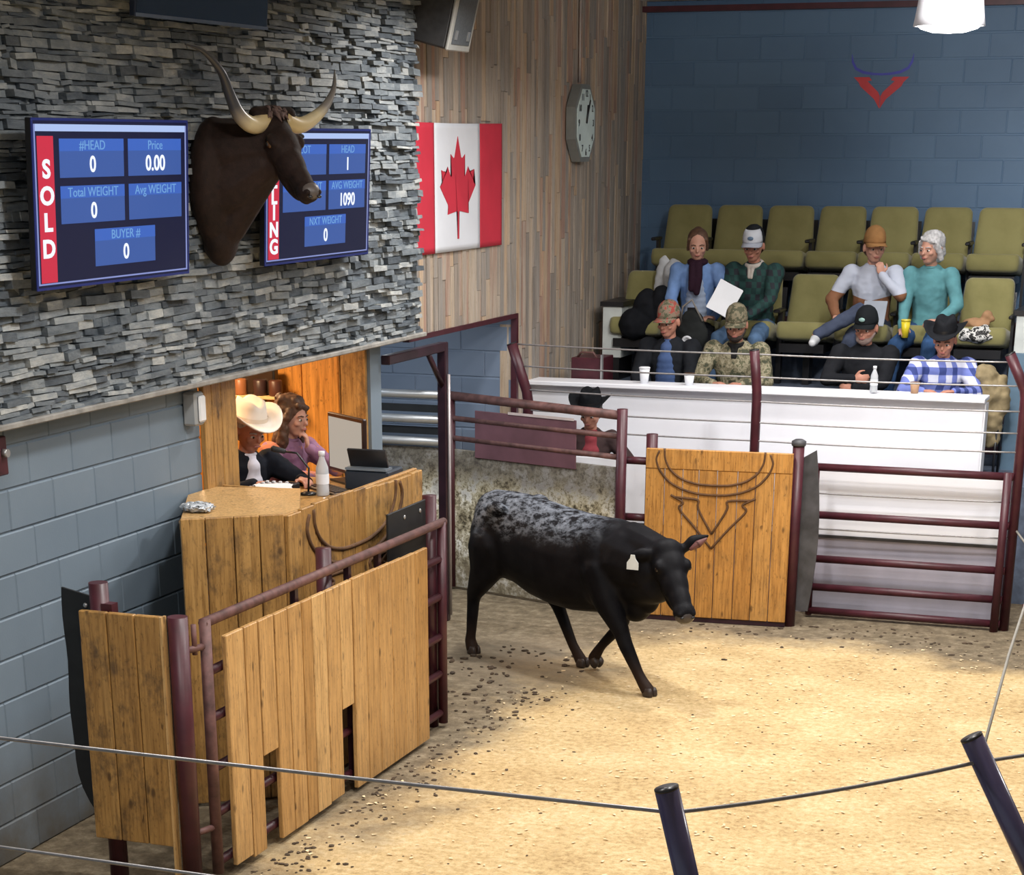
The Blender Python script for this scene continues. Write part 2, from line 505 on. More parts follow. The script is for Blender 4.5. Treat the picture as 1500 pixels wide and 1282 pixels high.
# facing +X: R = +Y gives normal Y x Z = +X
block_wall('wall_left', (-5.9, 3.0, 0), (0, 1, 0), 7.95, 0.0, 2.32, M_blk_left, groove=0.011)
block_wall('wall_left_low', (-5.9, 12.6, 0), (0, 1, 0), 0.90, 0.0, 1.30, M_blk_left)
bm = NB(); box(bm, -6.02, -5.9, 13.50, 13.69, 0, 2.32); struct('trim_2', bm, M_blk_left)
block_wall('wall_back', (-5.9, 20.15, 0), (1, 0, 0), 12.85, 0.0, 4.76, M_blk_back, groove=0.004, off=0.13)
block_wall('wall_alley', (-9.1, 16.5, 0), (1, 0, 0), 3.2, 0.0, 2.35, M_blk_alley, groove=0.006)
bm = NB(); box(bm, -9.3, -9.1, 13.3, 16.6, 0, 2.6); box(bm, -9.1, -6.02, 13.56, 13.66, 0, 2.6); box(bm, -9.2, -6.02, 13.5, 16.6, 2.6, 2.7)
struct('wall_passage', bm, M_blk_alley)

def stone_wall():
    bm = NB()
    y0, y1, z0, z1 = 3.0, 14.15, 2.26, 4.76
    box(bm, -6.02, -5.80, y0, y1, z0, z1)
    z = z0
    rnd = random.Random(3)
    while z < z1:
        h = rnd.choice((0.018, 0.024, 0.030, 0.036, 0.046))
        y = y0 - rnd.uniform(0, 0.2)
        while y < y1:
            w = rnd.uniform(0.05, 0.30)
            hh = h
            ya, yb = max(y, y0), min(y + w - 0.004, y1 + rnd.uniform(-0.01, 0.012))
            if yb - ya > 0.02:
                d = -5.772 + rnd.uniform(-0.022, 0.030)
                t = rnd.uniform(-0.006, 0.006); s1 = rnd.uniform(-0.014, 0.014)
                za, zb = z + 0.002, min(z + hh - 0.002 , z1)
                cs = [(-5.82, ya, za), (d, ya, za + t), (-5.82, ya, zb), (d - 0.004, ya, zb + t), (-5.82, yb, za), (d + s1, yb, za - t), (-5.82, yb, zb), (d + s1 - 0.004, yb, zb - t)]
                vs = [bm.verts.new(V(c)) for c in cs]
                for f in ((0, 1, 3, 2), (4, 6, 7, 5), (0, 4, 5, 1), (2, 3, 7, 6), (0, 2, 6, 4), (1, 5, 7, 3)):
                    bm.faces.new([vs[i] for i in f])
            y += w
        z += h
    struct('wall_upper_left', bm, M_stone)
    bm = NB(); box(bm, -6.0, -5.735, y0, y1 + 0.02, 2.232, 2.262, bev=0.006)
    struct('trim_1', bm, plain('pale_stone_edging', (0.27, 0.26, 0.24), 0.8, 0, 0.3, 9, 0.4, 30))
stone_wall()

def barn_wall():
    bm = NB(); rnd = random.Random(11)
    y = 14.15
    box(bm, -6.02, -5.905, 14.15, 16.5, 2.22, 4.76)
    box(bm, -6.02, -5.905, 16.5, 20.15, 0.0, 4.76)
    while y < 20.15:
        w = rnd.choice((0.06, 0.075, 0.085, 0.10))
        zb = 2.22 if y < 16.5 else 0.9
        z = zb - rnd.uniform(0, 0.6)
        yb = min(y + w - 0.002, 20.15)
        if y < 16.5 < yb: yb = 16.5; w = 16.5 - y
        while z < 4.76:
            L = rnd.uniform(0.45, 1.5)
            za, zc = max(z, zb), min(z + L - 0.003, 4.76)
            if zc - za > 0.03:
                d = -5.883 + rnd.uniform(-0.006, 0.008)
                box(bm, -5.91, d, y, yb, za, zc)
            z += L
        y += w
    struct('wall_plank', bm, M_barn)
    bm = NB(); box(bm, -5.92, -5.87, 14.15, 16.53, 2.185, 2.222); box(bm, -5.92, -5.868, 16.49, 16.535, 1.2, 2.22)
    struct('trim_3', bm, M_maroon)
    bm = NB(); box(bm, -5.9, 7, 20.02, 20.15, 4.665, 4.715); struct('trim_4', bm, M_maroon)
barn_wall()
bm = NB(); box(bm, 6.9, 7.0, -1, 20.15, 0, 4.76); struct('wall_right', bm, M_blk_back)

# emblem painted on the back wall
def wall_emblem():
    root = empty('wall_emblem', (-3.63, 20.14, 4.07), 'blue and red steer head emblem painted on the dark blue back wall', 'emblem')
    O = V((-3.625, 20.147, 4.07)); R = V((-1, 0, 0)); U = V((0, 0, 1)); N = V((0, -1, 0))
    # mirrored frame: x to picture right = +X
    def P(x, y): return (x, y)
    R = V((1, 0, 0))
    cl = [(-.282, .215, .002), (-.272, .15, .010), (-.24, .095, .012), (-.17, .062, .012), (-.08, .048, .010), (0, .044, .009), (.08, .048, .010), (.17, .062, .012), (.24, .095, .012), (.272, .15, .010), (.284, .215, .002)]
    bm = NB(); ps = []
    for i, (x, y, w_) in enumerate(cl):
        a = cl[max(i - 1, 0)]; b = cl[min(i + 1, len(cl) - 1)]; t = V((b[0] - a[0], b[1] - a[1])).normalized()
        ps.append(((x - t.y * w_, y + t.x * w_), (x + t.y * w_, y - t.x * w_)))
    for (a, b), (c, d) in zip(ps[:-1], ps[1:]): poly(bm, [a, b, d, c], 0.003, O, R, U, N=N)
    bmesh.ops.remove_doubles(bm, verts=bm.verts, dist=1e-5)
    h = obj('horns', bm, plain('emblem_blue_paint', (0.07, 0.08, 0.50), 0.5), root, world=True)
    bm = NB()
    for s in (-1, 1):
        pts = [(s * .255, .022), (s * .11, .022), (s * .085, -.006), (s * .125, -.014), (s * .022, -.105), (s * .003, -.14), (s * .002, -.245), (s * .055, -.165), (s * .19, -.055), (s * .205, -.024)]
        poly(bm, pts if s > 0 else pts[::-1], 0.003, O, R, U, N=N)
    obj('face', bm, plain('emblem_red_paint', (0.60, 0.05, 0.06), 0.5), root, world=True)
wall_emblem()

# ---------------------------------------------------------------- pendant lamp in view
def lamp():
    root = empty('pendant_lamp', (-2.04, 13.5, 4.19), 'white bell shaped hanging lamp, lit, in front of the dark blue back wall', 'lamp')
    bm = NB(); lathe(bm, [(0.205, 0.0), (0.215, 0.0), (0.205, 0.06), (0.185, 0.2), (0.14, 0.33), (0.06, 0.40), (0.055, 0.40), (0.13, 0.32), (0.175, 0.2), (0.195, 0.06), (0.205, 0.0)], seg=40, close=False)
    obj('lamp_shade', bm, plain('white_enamel_shade', (0.30, 0.30, 0.32), 0.3, emit=(0.9, 0.9, 1.0), es=0.15), root, smooth=True)
    bm = NB(); lathe(bm, [(0.001, -0.040), (0.10, -0.034), (0.17, -0.014), (0.195, 0.01), (0.19, 0.03), (0.001, 0.035)], seg=32)
    obj('diffuser', bm, glow('lamp_light', (1, 0.97, 0.95), 7.0, (0.8, 0.8, 0.8)), root)
    bm = NB(); tube(bm, [(0, 0, 0.39), (0, 0, 0.57)], 0.012); obj('cord', bm, M_black, root)
    l = lamp_or_fill(-2.04, 13.5, 4.13, 60, 0.34)
lamp()
# ---------------------------------------------------------------- screens on the stone wall
G_dark = glow('screen_navy', (0.004, 0.006, 0.035), 1.0)
G_tile = glow('screen_tile_blue', (0.045, 0.105, 0.36), 1.0)
G_tiletop = glow('screen_tile_header', (0.045, 0.13, 0.52), 1.0)
G_red = glow('screen_red', (0.62, 0.025, 0.06), 1.0)
G_bar = glow('screen_bar', (0.42, 0.55, 0.88), 1.0)
G_frame = glow('screen_edge_line', (0.30, 0.36, 0.75), 0.8)
G_txt = glow('screen_white_text', (0.85, 0.9, 1.0), 1.1)
G_lab = glow('screen_label_text', (0.16, 0.36, 0.70), 1.0)

def tv(loc, w, h, label, group=None, tilt=5, blank=False, ui=None):
    root = empty('television', loc, label, 'television', group)
    T = Matrix.Rotation(math.radians(-tilt), 4, 'Y')   # face normal +X, tipped down a little
    T = Matrix.Rotation(math.radians(tilt), 4, 'Y')
    R = V((0, 1, 0)); U = V((0, 0, 1))
    def add(name, bm, mat):
        bm.transform(T); return obj(name, bm, mat, root)
    bm = NB(); box(bm, -0.035, 0.0, -w / 2 - .012, w / 2 + .012, -h / 2 - .012, h / 2 + .012, bev=0.004)
    add('casing', bm, M_black if not blank else plain('blue_black_casing', (0.02, 0.03, 0.06), 0.3))
    if not blank:
        bm = NB()
        for a in ((-w / 2 - .012, -w / 2, -h / 2, h / 2), (w / 2, w / 2 + .012, -h / 2, h / 2), (-w / 2 - .012, w / 2 + .012, -h / 2 - .012, -h / 2), (-w / 2 - .012, w / 2 + .012, h / 2, h / 2 + .012)):
            box(bm, -0.002, 0.003, a[0], a[1], a[2], a[3])
        add('bezel', bm, plain('glowing_navy_bezel', (0.012, 0.016, 0.09), 0.3, emit=(0.012, 0.02, 0.12), es=0.5))  # bezel material is given a faint blue glow of its own
    bm = NB(); box(bm, -0.12, -0.03, -0.2, 0.2, -0.14, 0.14); add('wall_mount', bm, M_black)
    if blank:
        bm = NB(); box(bm, 0, 0.002, -w / 2, w / 2, -h / 2, h / 2); add('screen', bm, plain('dark_screen_glass', (0.012, 0.017, 0.028), 0.25))
        bm = NB(); box(bm, 0, 0.006, -w / 2 - .012, w / 2 + .012, -h / 2 - .012, -h / 2 + .006); add('bottom_bezel', bm, plain('blue_grey_bezel', (0.10, 0.13, 0.20), 0.3))
        return root
    bm = NB(); box(bm, 0, 0.002, -w / 2, w / 2, -h / 2, h / 2); sc = add('screen', bm, G_dark)
    def q(name, rects, mat, d=0.003):
        bm = NB()
        for (a, b, c, e) in rects:
            box(bm, 0.001, d, -w / 2 + a * w, -w / 2 + b * w, h / 2 - e * h, h / 2 - c * h)
        bm.transform(T); return obj(name, bm, mat, sc)
    q('edge_line', [(0.003, .010, .02, .985), (.985, .993, .02, .985), (.003, .993, .975, .985)], G_frame, 0.0035)
    q('title_bar', [(0.012, 0.985, 0.02, 0.062)], G_bar)
    q('red_strip', [(0.02, 0.115, 0.09, 0.972)], G_red)
    tiles = [(.15, .555, .105, .34), (.585, .955, .105, .34), (.15, .555, .39, .62), (.585, .955, .39, .62), (.355, .76, .665, .90)]
    q('tiles', tiles, G_tile)
    q('tile_headers', [(a, b, c, c + .075) for a, b, c, e in tiles], G_tiletop, 0.004)
    ms, ml = G_txt, G_lab
    def tx(mat, s, fx, fy, size, xs=1.0, bold=0.0):
        me = text_mesh(s, size, (0.0045, -w / 2 + fx * w, h / 2 - fy * h), R, U, 0.0008, bold, xs); me.transform(T)
        obj('lettering', me, mat, sc)
    strip, labels, vals = ui
    for s, fy in strip: tx(ms, s, .068, fy, .115, 1.35, 0.004)
    for i, s in enumerate(labels):
        a, b, c, e = tiles[i]
        if s: tx(ml, s, (a + b) / 2, c + .042, .062, 1.25)
    for i, s in enumerate(vals):
        a, b, c, e = tiles[i]
        if s: tx(ms, s, (a + b) / 2, c + .160, .105, 1.15, 0.002)
    return root

tv((-5.60, 9.63, 3.262), 1.515, 0.755, 'lit sale board screen reading SOLD down a red strip, left of the bull head', tilt=3.0,
   ui=([('S', .29), ('O', .45), ('L', .61), ('D', .77)],
       ['#HEAD', 'Price', 'Total WEIGHT', 'Avg WEIGHT', 'BUYER #'], ['0', '0.00', '0', '', '0']))
tv((-5.60, 12.10, 3.24), 1.50, 0.735, 'lit sale board screen ending in ING down a red strip, partly behind the bull head', tilt=3.0,
   ui=([('S', .14), ('E', .26), ('L', .38), ('L', .50), ('I', .62), ('N', .75), ('G', .88)],
       ['LOT', 'HEAD', 'Total WEIGHT', 'AVG WEIGHT', 'NXT WEIGHT'], ['', '1', '', '1090', '0']))
tv((-5.60, 10.78, 4.55), 1.50, 0.80, 'dark switched off screen high on the stone wall above the bull head', tilt=6, blank=True)

# ---------------------------------------------------------------- mounted longhorn head
def hide_mat(name, c1, c2, rough=0.75, sc=30):
    m, nt, b = new_mat(name)
    vec = coords(nt); n = noise_n(nt, vec, sc, 6, 0.7); n2 = noise_n(nt, vec, 3, 3)
    f = mth(nt, 'ADD', mth(nt, 'MULTIPLY', n, 0.5), mth(nt, 'MULTIPLY', n2, 0.5))
    r = ramp(nt, [(0.35, c1), (0.65, c2)]); nt.links.new(f, r.inputs[0]); nt.links.new(r.outputs[0], b.inputs['Base Color'])
    b.inputs['Roughness'].default_value = rough; b.inputs['Sheen Weight'].default_value = 0.03; b.inputs['Specular IOR Level'].default_value = 0.2
    bump(nt, b, noise_n(nt, vec, sc * 4, 3), 0.35, 0.004)
    return m

def bull_head():
    root = empty('mounted_bull_head', (-5.78, 11.0, 3.3), 'dark brown taxidermy longhorn head mounted on the stone wall between the lit screens', 'animal head')
    B = NB()
    def e(c, r, M=None): ell(B, c, r, M)
    # shoulder and neck reaching out of the wall
    R_ = lambda ax, d: Matrix.Rotation(math.radians(d), 3, ax)
    e((-5.70, 10.93, 3.32), (.13, .23, .36))
    e((-5.69, 10.93, 3.05), (.10, .13, .17))
    cap(B, (-5.68, 10.96, 3.47), .20, (-5.46, 11.02, 3.50), .155)
    cap(B, (-5.66, 10.94, 3.30), .19, (-5.46, 11.00, 3.42), .14)
    cap(B, (-5.66, 10.94, 3.10), .12, (-5.46, 11.0, 3.36), .10)
    cap(B, (-5.69, 10.94, 2.99), .065, (-5.60, 10.95, 3.14), .08)
    # skull: from poll P to muzzle N
    P = V((-5.385, 11.03, 3.635)); N = V((-5.075, 10.86, 3.285))
    d = (N - P).normalized(); side = V((0.35, 0.93, 0)).normalized(); up = side.cross(d) * -1
    side = d.cross(V((0, 0, 1))).normalized(); up = side.cross(d).normalized()
    M = Matrix((side, d, up)).transposed()
    L = (N - P).length
    def at(a, s, u): return P + d * (a * L) + side * s + up * u
    ell(B, at(.08, 0, -.03), (.112, .115, .10), M)
    ell(B, at(.28, 0, -.025), (.108, .14, .098), M)
    ell(B, at(.50, 0, -.03), (.078, .16, .082), M)
    ell(B, at(.76, 0, -.025), (.062, .13, .062), M)
    ell(B, at(.95, 0, -.02), (.068, .062, .058), M)
    ell(B, at(.55, 0, -.10), (.050, .19, .05), M)
    ell(B, at(.90, 0, -.065), (.045, .07, .035), M)
    ell(B, at(.22, 0, -.11), (.085, .13, .085), M)
    for s in (-1, 1):
        ell(B, at(.30, s * .092, .025), (.030, .045, .030), M)      # brow
        ell(B, at(1.02, s * .038, .012), (.020, .018, .016), M)     # nostril rim
        # ears
        cap(B, at(.03, s * .10, -.06), .028, at(-.02, s * .20, -.085), .030)
        cap(B, at(-.02, s * .20, -.085), .030, at(-.02, s * .27, -.10), .012)
        cap(B, at(-.06, s * .05, .035), .05, at(-.06, s * .11, .04), .045)
    ell(B, at(-.08, 0, .02), (.10, .06, .06), M)
    me = voxel(B, 0.009, 5)
    body = obj('neck_and_head', me, hide_mat('dark_brown_hide', (0.009, 0.005, 0.004), (0.030, 0.016, 0.012), 0.7), root, world=True)
    # eyes, nostrils, forelock
    bm = NB()
    for s in (-1, 1): ell(bm, at(.315, s * .108, .010), (.018, .024, .018), M, 2)
    obj('eye', bm, plain('amber_eye', (0.10, 0.045, 0.015), 0.08), root, True, True)
    bm = NB()
    for s in (-1, 1): ell(bm, at(.315, s * .122, .010), (.008, .012, .010), M, 2)
    obj('pupil', bm, M_black, root, True, True)
    bm = NB()
    ell(bm, at(.97, 0, -.006), (.060, .052, .046), M)
    obj('muzzle_pad', bm, plain('grey_muzzle', (0.085, 0.070, 0.062), 0.45), root, True, True)
    bm = NB()
    for s in (-1, 1): ell(bm, at(1.075, s * .030, .006), (.014, .010, .009), M, 2)
    obj('nostril', bm, M_black, root, True, True)
    bm = NB(); rnd = random.Random(5)
    for k in range(26):
        a = at(-.10 + rnd.uniform(-.05, .06), rnd.uniform(-.055, .055), .06)
        b_ = a + d * rnd.uniform(.03, .085) + side * rnd.uniform(-.03, .03) + up * rnd.uniform(.0, .02)
        tube(bm, [a, (a + b_) / 2 + up * .012, b_], [.009, .010, .003], 6)
    obj('forelock', bm, plain('grey_brown_forelock', (0.14, 0.09, 0.08), 0.8, 0, .4, 30), root, True, True)
    # horns
    def curve(pts, n=26):
        out = []
        P4 = [V(p) for p in pts]
        P4 = [2 * P4[0] - P4[1]] + P4 + [2 * P4[-1] - P4[-2]]
        seg = len(P4) - 3
        for i in range(n + 1):
            t = i / n * seg; k = min(int(t), seg - 1); u = t - k
            a, b, c, e_ = P4[k:k + 4]
            out.append(0.5 * ((2 * b) + (c - a) * u + (2 * a - 5 * b + 4 * c - e_) * u * u + (-a + 3 * b - 3 * c + e_) * u ** 3))
        return out
    def horn_mat():
        m, nt, b = new_mat('horn')
        uvn = nt.nodes.new('ShaderNodeVertexColor'); uvn.layer_name = 'along'
        r = ramp(nt, [(0.0, (0.55, 0.42, 0.20)), (0.24, (0.66, 0.57, 0.36)), (0.34, (0.26, 0.23, 0.19)), (0.42, (0.06, 0.062, 0.07)), (1.0, (0.028, 0.032, 0.042))])
        nt.links.new(uvn.outputs[0], r.inputs[0]); nt.links.new(r.outputs[0], b.inputs['Base Color'])
        b.inputs['Roughness'].default_value = 0.28
        return m
    hm = horn_mat()
    hm2, nt2, b2 = new_mat('pale_horn')
    uvn = nt2.nodes.new('ShaderNodeVertexColor'); uvn.layer_name = 'along'
    r = ramp(nt2, [(0.0, (0.55, 0.42, 0.20)), (0.42, (0.68, 0.60, 0.38)), (0.56, (0.28, 0.27, 0.26)), (1.0, (0.16, 0.165, 0.17))])
    nt2.links.new(uvn.outputs[0], r.inputs[0]); nt2.links.new(r.outputs[0], b2.inputs['Base Color']); b2.inputs['Roughness'].default_value = 0.3
    for s, m_, path in ((-1, hm, HORN_NEAR), (1, hm2, HORN_FAR)):
        pts = curve(path); n = len(pts)
        rs = [0.052 * (1 - (i / (n - 1)) ** 1.15 * 0.93) for i in range(n)]
        bm = NB(); tube(bm, pts, rs, 16)
        lay = bm.loops.layers.float_color.new('along')
        bm.verts.index_update()
        bm.verts.ensure_lookup_table()
        for f in bm.faces:
            for l in f.loops:
                t = (l.vert.index // 16) / (n - 1) if l.vert.index >= 0 else 0
                l[lay] = (t, t, t, 1)
        obj('horn', bm, m_, root, True, True)
HORN_NEAR = [(-5.40, 10.99, 3.655), (-5.42, 10.86, 3.63), (-5.44, 10.74, 3.68), (-5.46, 10.68, 3.78), (-5.47, 10.60, 3.90), (-5.50, 10.47, 3.99), (-5.53, 10.33, 4.02)]
HORN_FAR = [(-5.34, 11.08, 3.655), (-5.30, 11.20, 3.63), (-5.27, 11.34, 3.67), (-5.25, 11.47, 3.74), (-5.24, 11.56, 3.83), (-5.24, 11.58, 3.93)]
bull_head()

# ---------------------------------------------------------------- flag
def flag():
    root = empty('maple_leaf_flag', (-5.865, 15.15, 3.22), 'red and white maple leaf flag pinned flat on the plank wall beside the stone', 'flag')
    y0, y1, z0, z1 = 14.17, 16.12, 2.775, 3.675
    red = plain('flag_red_cloth', (0.50, 0.02, 0.045), 0.75, 0, 0.10, 3); wh = plain('flag_white_cloth', (0.66, 0.69, 0.75), 0.75, 0, 0.04, 3)
    def cloth(a, b, mat, name):
        bm = NB(); ny, nz = 14, 20; g = []
        for i in range(ny + 1):
            row = []
            for j in range(nz + 1):
                y = a + (b - a) * i / ny; z = z0 + (z1 - z0) * j / nz
                x = -5.868 + 0.003 * noise.noise(V((y * 4, z * 1.6, 0))) + 0.001 * math.sin(y * 9 + z * 2)
                # edges droop a little
                z += -0.02 * math.sin((y - y0) / (y1 - y0) * PI) * (0 if j < nz else 0.3)
                row.append(bm.verts.new((x, y, z)))
            g.append(row)
        for i in range(ny):
            for j in range(nz):
                bm.faces.new((g[i][j], g[i + 1][j], g[i + 1][j + 1], g[i][j + 1]))
        o = obj(name, bm, mat, root, True, True)
        s = o.modifiers.new('t', 'SOLIDIFY'); s.thickness = 0.002
    cloth(y0, 14.675, red, 'red_band'); cloth(14.675, 15.62, wh, 'white_field'); cloth(15.62, y1, red, 'red_band')
    half = [(0, 1.0), (.085, .83), (.115, .82), (.21, .87), (.165, .61), (.195, .60), (.285, .70), (.305, .64), (.33, .635), (.455, .66), (.42, .56), (.43, .53), (.485, .505), (.27, .33), (.265, .30), (.285, .235), (.03, .275), (.016, .265), (.022, .0)]
    half = [(0, 1.0), (.085, .80), (.115, .79), (.19, .83), (.165, .62), (.19, .61), (.27, .71), (.30, .66), (.33, .655), (.44, .68), (.41, .58), (.42, .55), (.475, .52), (.27, .34), (.265, .31), (.285, .245), (.03, .275), (.016, .265), (.020, .0)]
    pts = half + [(-x, y) for x, y in half[::-1][:-1]]
    pts = [p for p in pts]
    bm = NB()
    poly(bm, [(x * .78, y * .72) for x, y in pts], 0.003, (-5.866, 15.15, 2.86), (0, 1, 0), (0, 0, 1))
    bmesh.ops.triangulate(bm, faces=bm.faces)
    obj('maple_leaf', bm, red, root, world=True)
flag()

# ---------------------------------------------------------------- clock
def clock():
    root = empty('wall_clock', (-5.86, 18.03, 3.69), 'octagonal clock with a pale face on the plank wall, power cord running up', 'clock')
    def octo(r, t, x):
        return [(r * math.cos(PI / 8 + k * PI / 4 ), r * 1.12 * math.sin(PI / 8 + k * PI / 4)) for k in range(8)]
    O = (-5.875, 18.03, 3.69); R = (0, 1, 0); U = (0, 0, 1)
    bm = NB(); poly(bm, octo(.30, 0, 0), 0.085, O, R, U); obj('case', bm, plain('grey_green_clock_case', (0.19, 0.20, 0.19), 0.4), root, world=True)
    bm = NB(); poly(bm, octo(.262, 0, 0), 0.006, (-5.789, 18.03, 3.69), R, U); f = obj('face', bm, plain('pale_clock_face', (0.66, 0.78, 0.76), 0.35), root, world=True)
    ms = []
    for k in range(12):
        a = PI / 2 - 2 * PI * k / 12
        o = obj('numeral', text_mesh(str(12 if k == 0 else k), 0.075, (-5.781, 18.03 + .20 * math.cos(a), 3.69 + .235 * math.sin(a)), R, U, 0.001, 0.0015), M_black, root, world=True); o.parent = f
    bm = NB()
    for a, L, w in ((math.radians(75), .15, .010), (math.radians(62), .21, .007)):
        tube(bm, [(-5.779, 18.03, 3.69), (-5.779, 18.03 + L * math.cos(a), 3.69 + L * math.sin(a))], w, 6)
    obj('hands', bm, M_black, root, world=True)
    bm = NB(); tube(bm, [(-5.865, 18.08, 4.02), (-5.865, 18.08, 4.75)], 0.009, 8)
    obj('power_cord', bm, plain('pale_cord', (0.42, 0.36, 0.33), 0.5), root, world=True)
clock()

# ---------------------------------------------------------------- loudspeaker at the top
def speaker():
    root = empty('loudspeaker', (-5.60, 14.35, 4.45), 'dark box loudspeaker with pale front hung high at the end of the stone wall', 'speaker')
    root.rotation_euler = (0, math.radians(14), 0)
    bm = NB(); box(bm, -.20, .10, -.19, .22, -.30, .30, bev=.012); obj('cabinet', bm, plain('charcoal_cabinet', (0.035, 0.035, 0.037), 0.6, 0, .3, 20), root)
    bm = NB(); box(bm, .10, .125, -.195, .225, -.305, .305, bev=.008); fr = obj('front_frame', bm, plain('pale_grey_front', (0.34, 0.34, 0.32), 0.5), root)
    bm = NB(); box(bm, .125, .130, -.15, .18, -.26, .24); obj('grille', bm, plain('grille_grey', (0.09, 0.10, 0.11), 0.6, 0, .2, 80), fr)
    bm = NB()
    for y, z in ((-.10, -.2), (.13, -.2), (-.1, .19), (.13, .19)): box(bm, .130, .137, y - .018, y + .018, z - .03, z + .03)
    obj('grille_clips', bm, M_bolt, fr)
    bm = NB(); box(bm, -.25, -.19, -.04, .04, -.1, .1); obj('bracket', bm, M_black, root)
speaker()

# small things on the left wall
def small_wall():
    r = empty('wall_bracket', (-5.86, 8.75, 2.10), 'small dark red steel bracket on the grey block wall below the stone', 'bracket')
    bm = NB(); box(bm, -.05, .03, -.05, .05, -.10, .09, bev=.006); box(bm, .03, .06, -.10, -.05, -.08, .09, bev=.005)
    obj('plate', bm, M_maroon, r)
    bm = NB(); lathe(bm, [(0.02, 0), (0.02, .03)], M=Matrix.Rotation(PI / 2, 4, 'Y')); bm.transform(Matrix.Translation((.03, 0.01, 0.01))); obj('bolt', bm, M_bolt, r)
    r = empty('wall_light', (-5.86, 10.80, 2.10), 'small white weatherproof box on the block wall beside the booth boards', 'junction box')
    bm = NB(); box(bm, -.04, .05, -.055, .055, -.10, .09, bev=.012); obj('box', bm, plain('grey_box', (0.35, 0.37, 0.38), 0.4), r)
    bm = NB(); box(bm, .05, .068, -.035, .045, -.08, .07, bev=.01); obj('cover', bm, plain('white_cover', (0.75, 0.77, 0.78), 0.3), r)
small_wall()
# ---------------------------------------------------------------- board panels
def boards(bm, O, R, U, spec, z0, z1, th=0.03, gap=0.006, N=None, bev=0.004):
    """spec: list of (x0,x1[,z0,z1]) boards in frame O,R,U"""
    R = V(R).normalized(); U = V(U).normalized(); N = R.cross(U) if N is None else V(N).normalized()
    F = Matrix(((R.x, U.x, N.x, O[0]), (R.y, U.y, N.y, O[1]), (R.z, U.z, N.z, O[2]), (0, 0, 0, 1)))
    for s in spec:
        a, b = s[0], s[1]; c, d = (s[2], s[3]) if len(s) > 2 else (z0, z1)
        box(bm, a + gap / 2, b - gap / 2, c, d, 0, th, F, bev=bev)

def even(x0, x1, n, jit=0.0, rnd=random):
    xs = [x0 + (x1 - x0) * i / n + (rnd.uniform(-jit, jit) if 0 < i < n else 0) for i in range(n + 1)]
    return [(xs[i], xs[i + 1]) for i in range(n)]

def emblem_grooves(w, h):
    """steer head of routed lines, centred, unit size w x h: list of polylines"""
    L = []
    def arc(pts): L.append([(x * w, y * h) for x, y in pts])
    arc([(-.44, .46), (-.47, .38), (-.44, .28), (-.36, .17), (-.24, .10), (-.10, .065), (.10, .065), (.24, .10), (.36, .17), (.44, .28), (.47, .38), (.44, .46)])
    arc([(-.40, .48), (-.395, .38), (-.35, .28), (-.26, .20), (-.12, .155), (.12, .155), (.26, .20), (.35, .28), (.395, .38), (.40, .48)])
    for s in (-1, 1):
        arc([(s * .34, .05), (s * .22, -.02), (s * .29, -.06), (s * .14, -.24), (0, -.44)])
        arc([(s * .30, .03), (s * .10, .02), (s * .13, -.05), (0, -.30)])
    return L

def grooves(bm, O, R, U, lines, r=0.007):
    R = V(R).normalized(); U = V(U).normalized()
    for l in lines:
        pts = []
        for i in range(len(l) - 1):
            for k in range(4):
                t = k / 4; pts.append(V(O) + R * (l[i][0] * (1 - t) + l[i + 1][0] * t) + U * (l[i][1] * (1 - t) + l[i + 1][1] * t))
        pts.append(V(O) + R * l[-1][0] + U * l[-1][1])
        # smooth
        for _ in range(2):
            q = pts[:]
            for i in range(1, len(pts) - 1): q[i] = (pts[i - 1] + pts[i] * 2 + pts[i + 1]) / 4
            pts = q
        tube(bm, pts, r, 6)

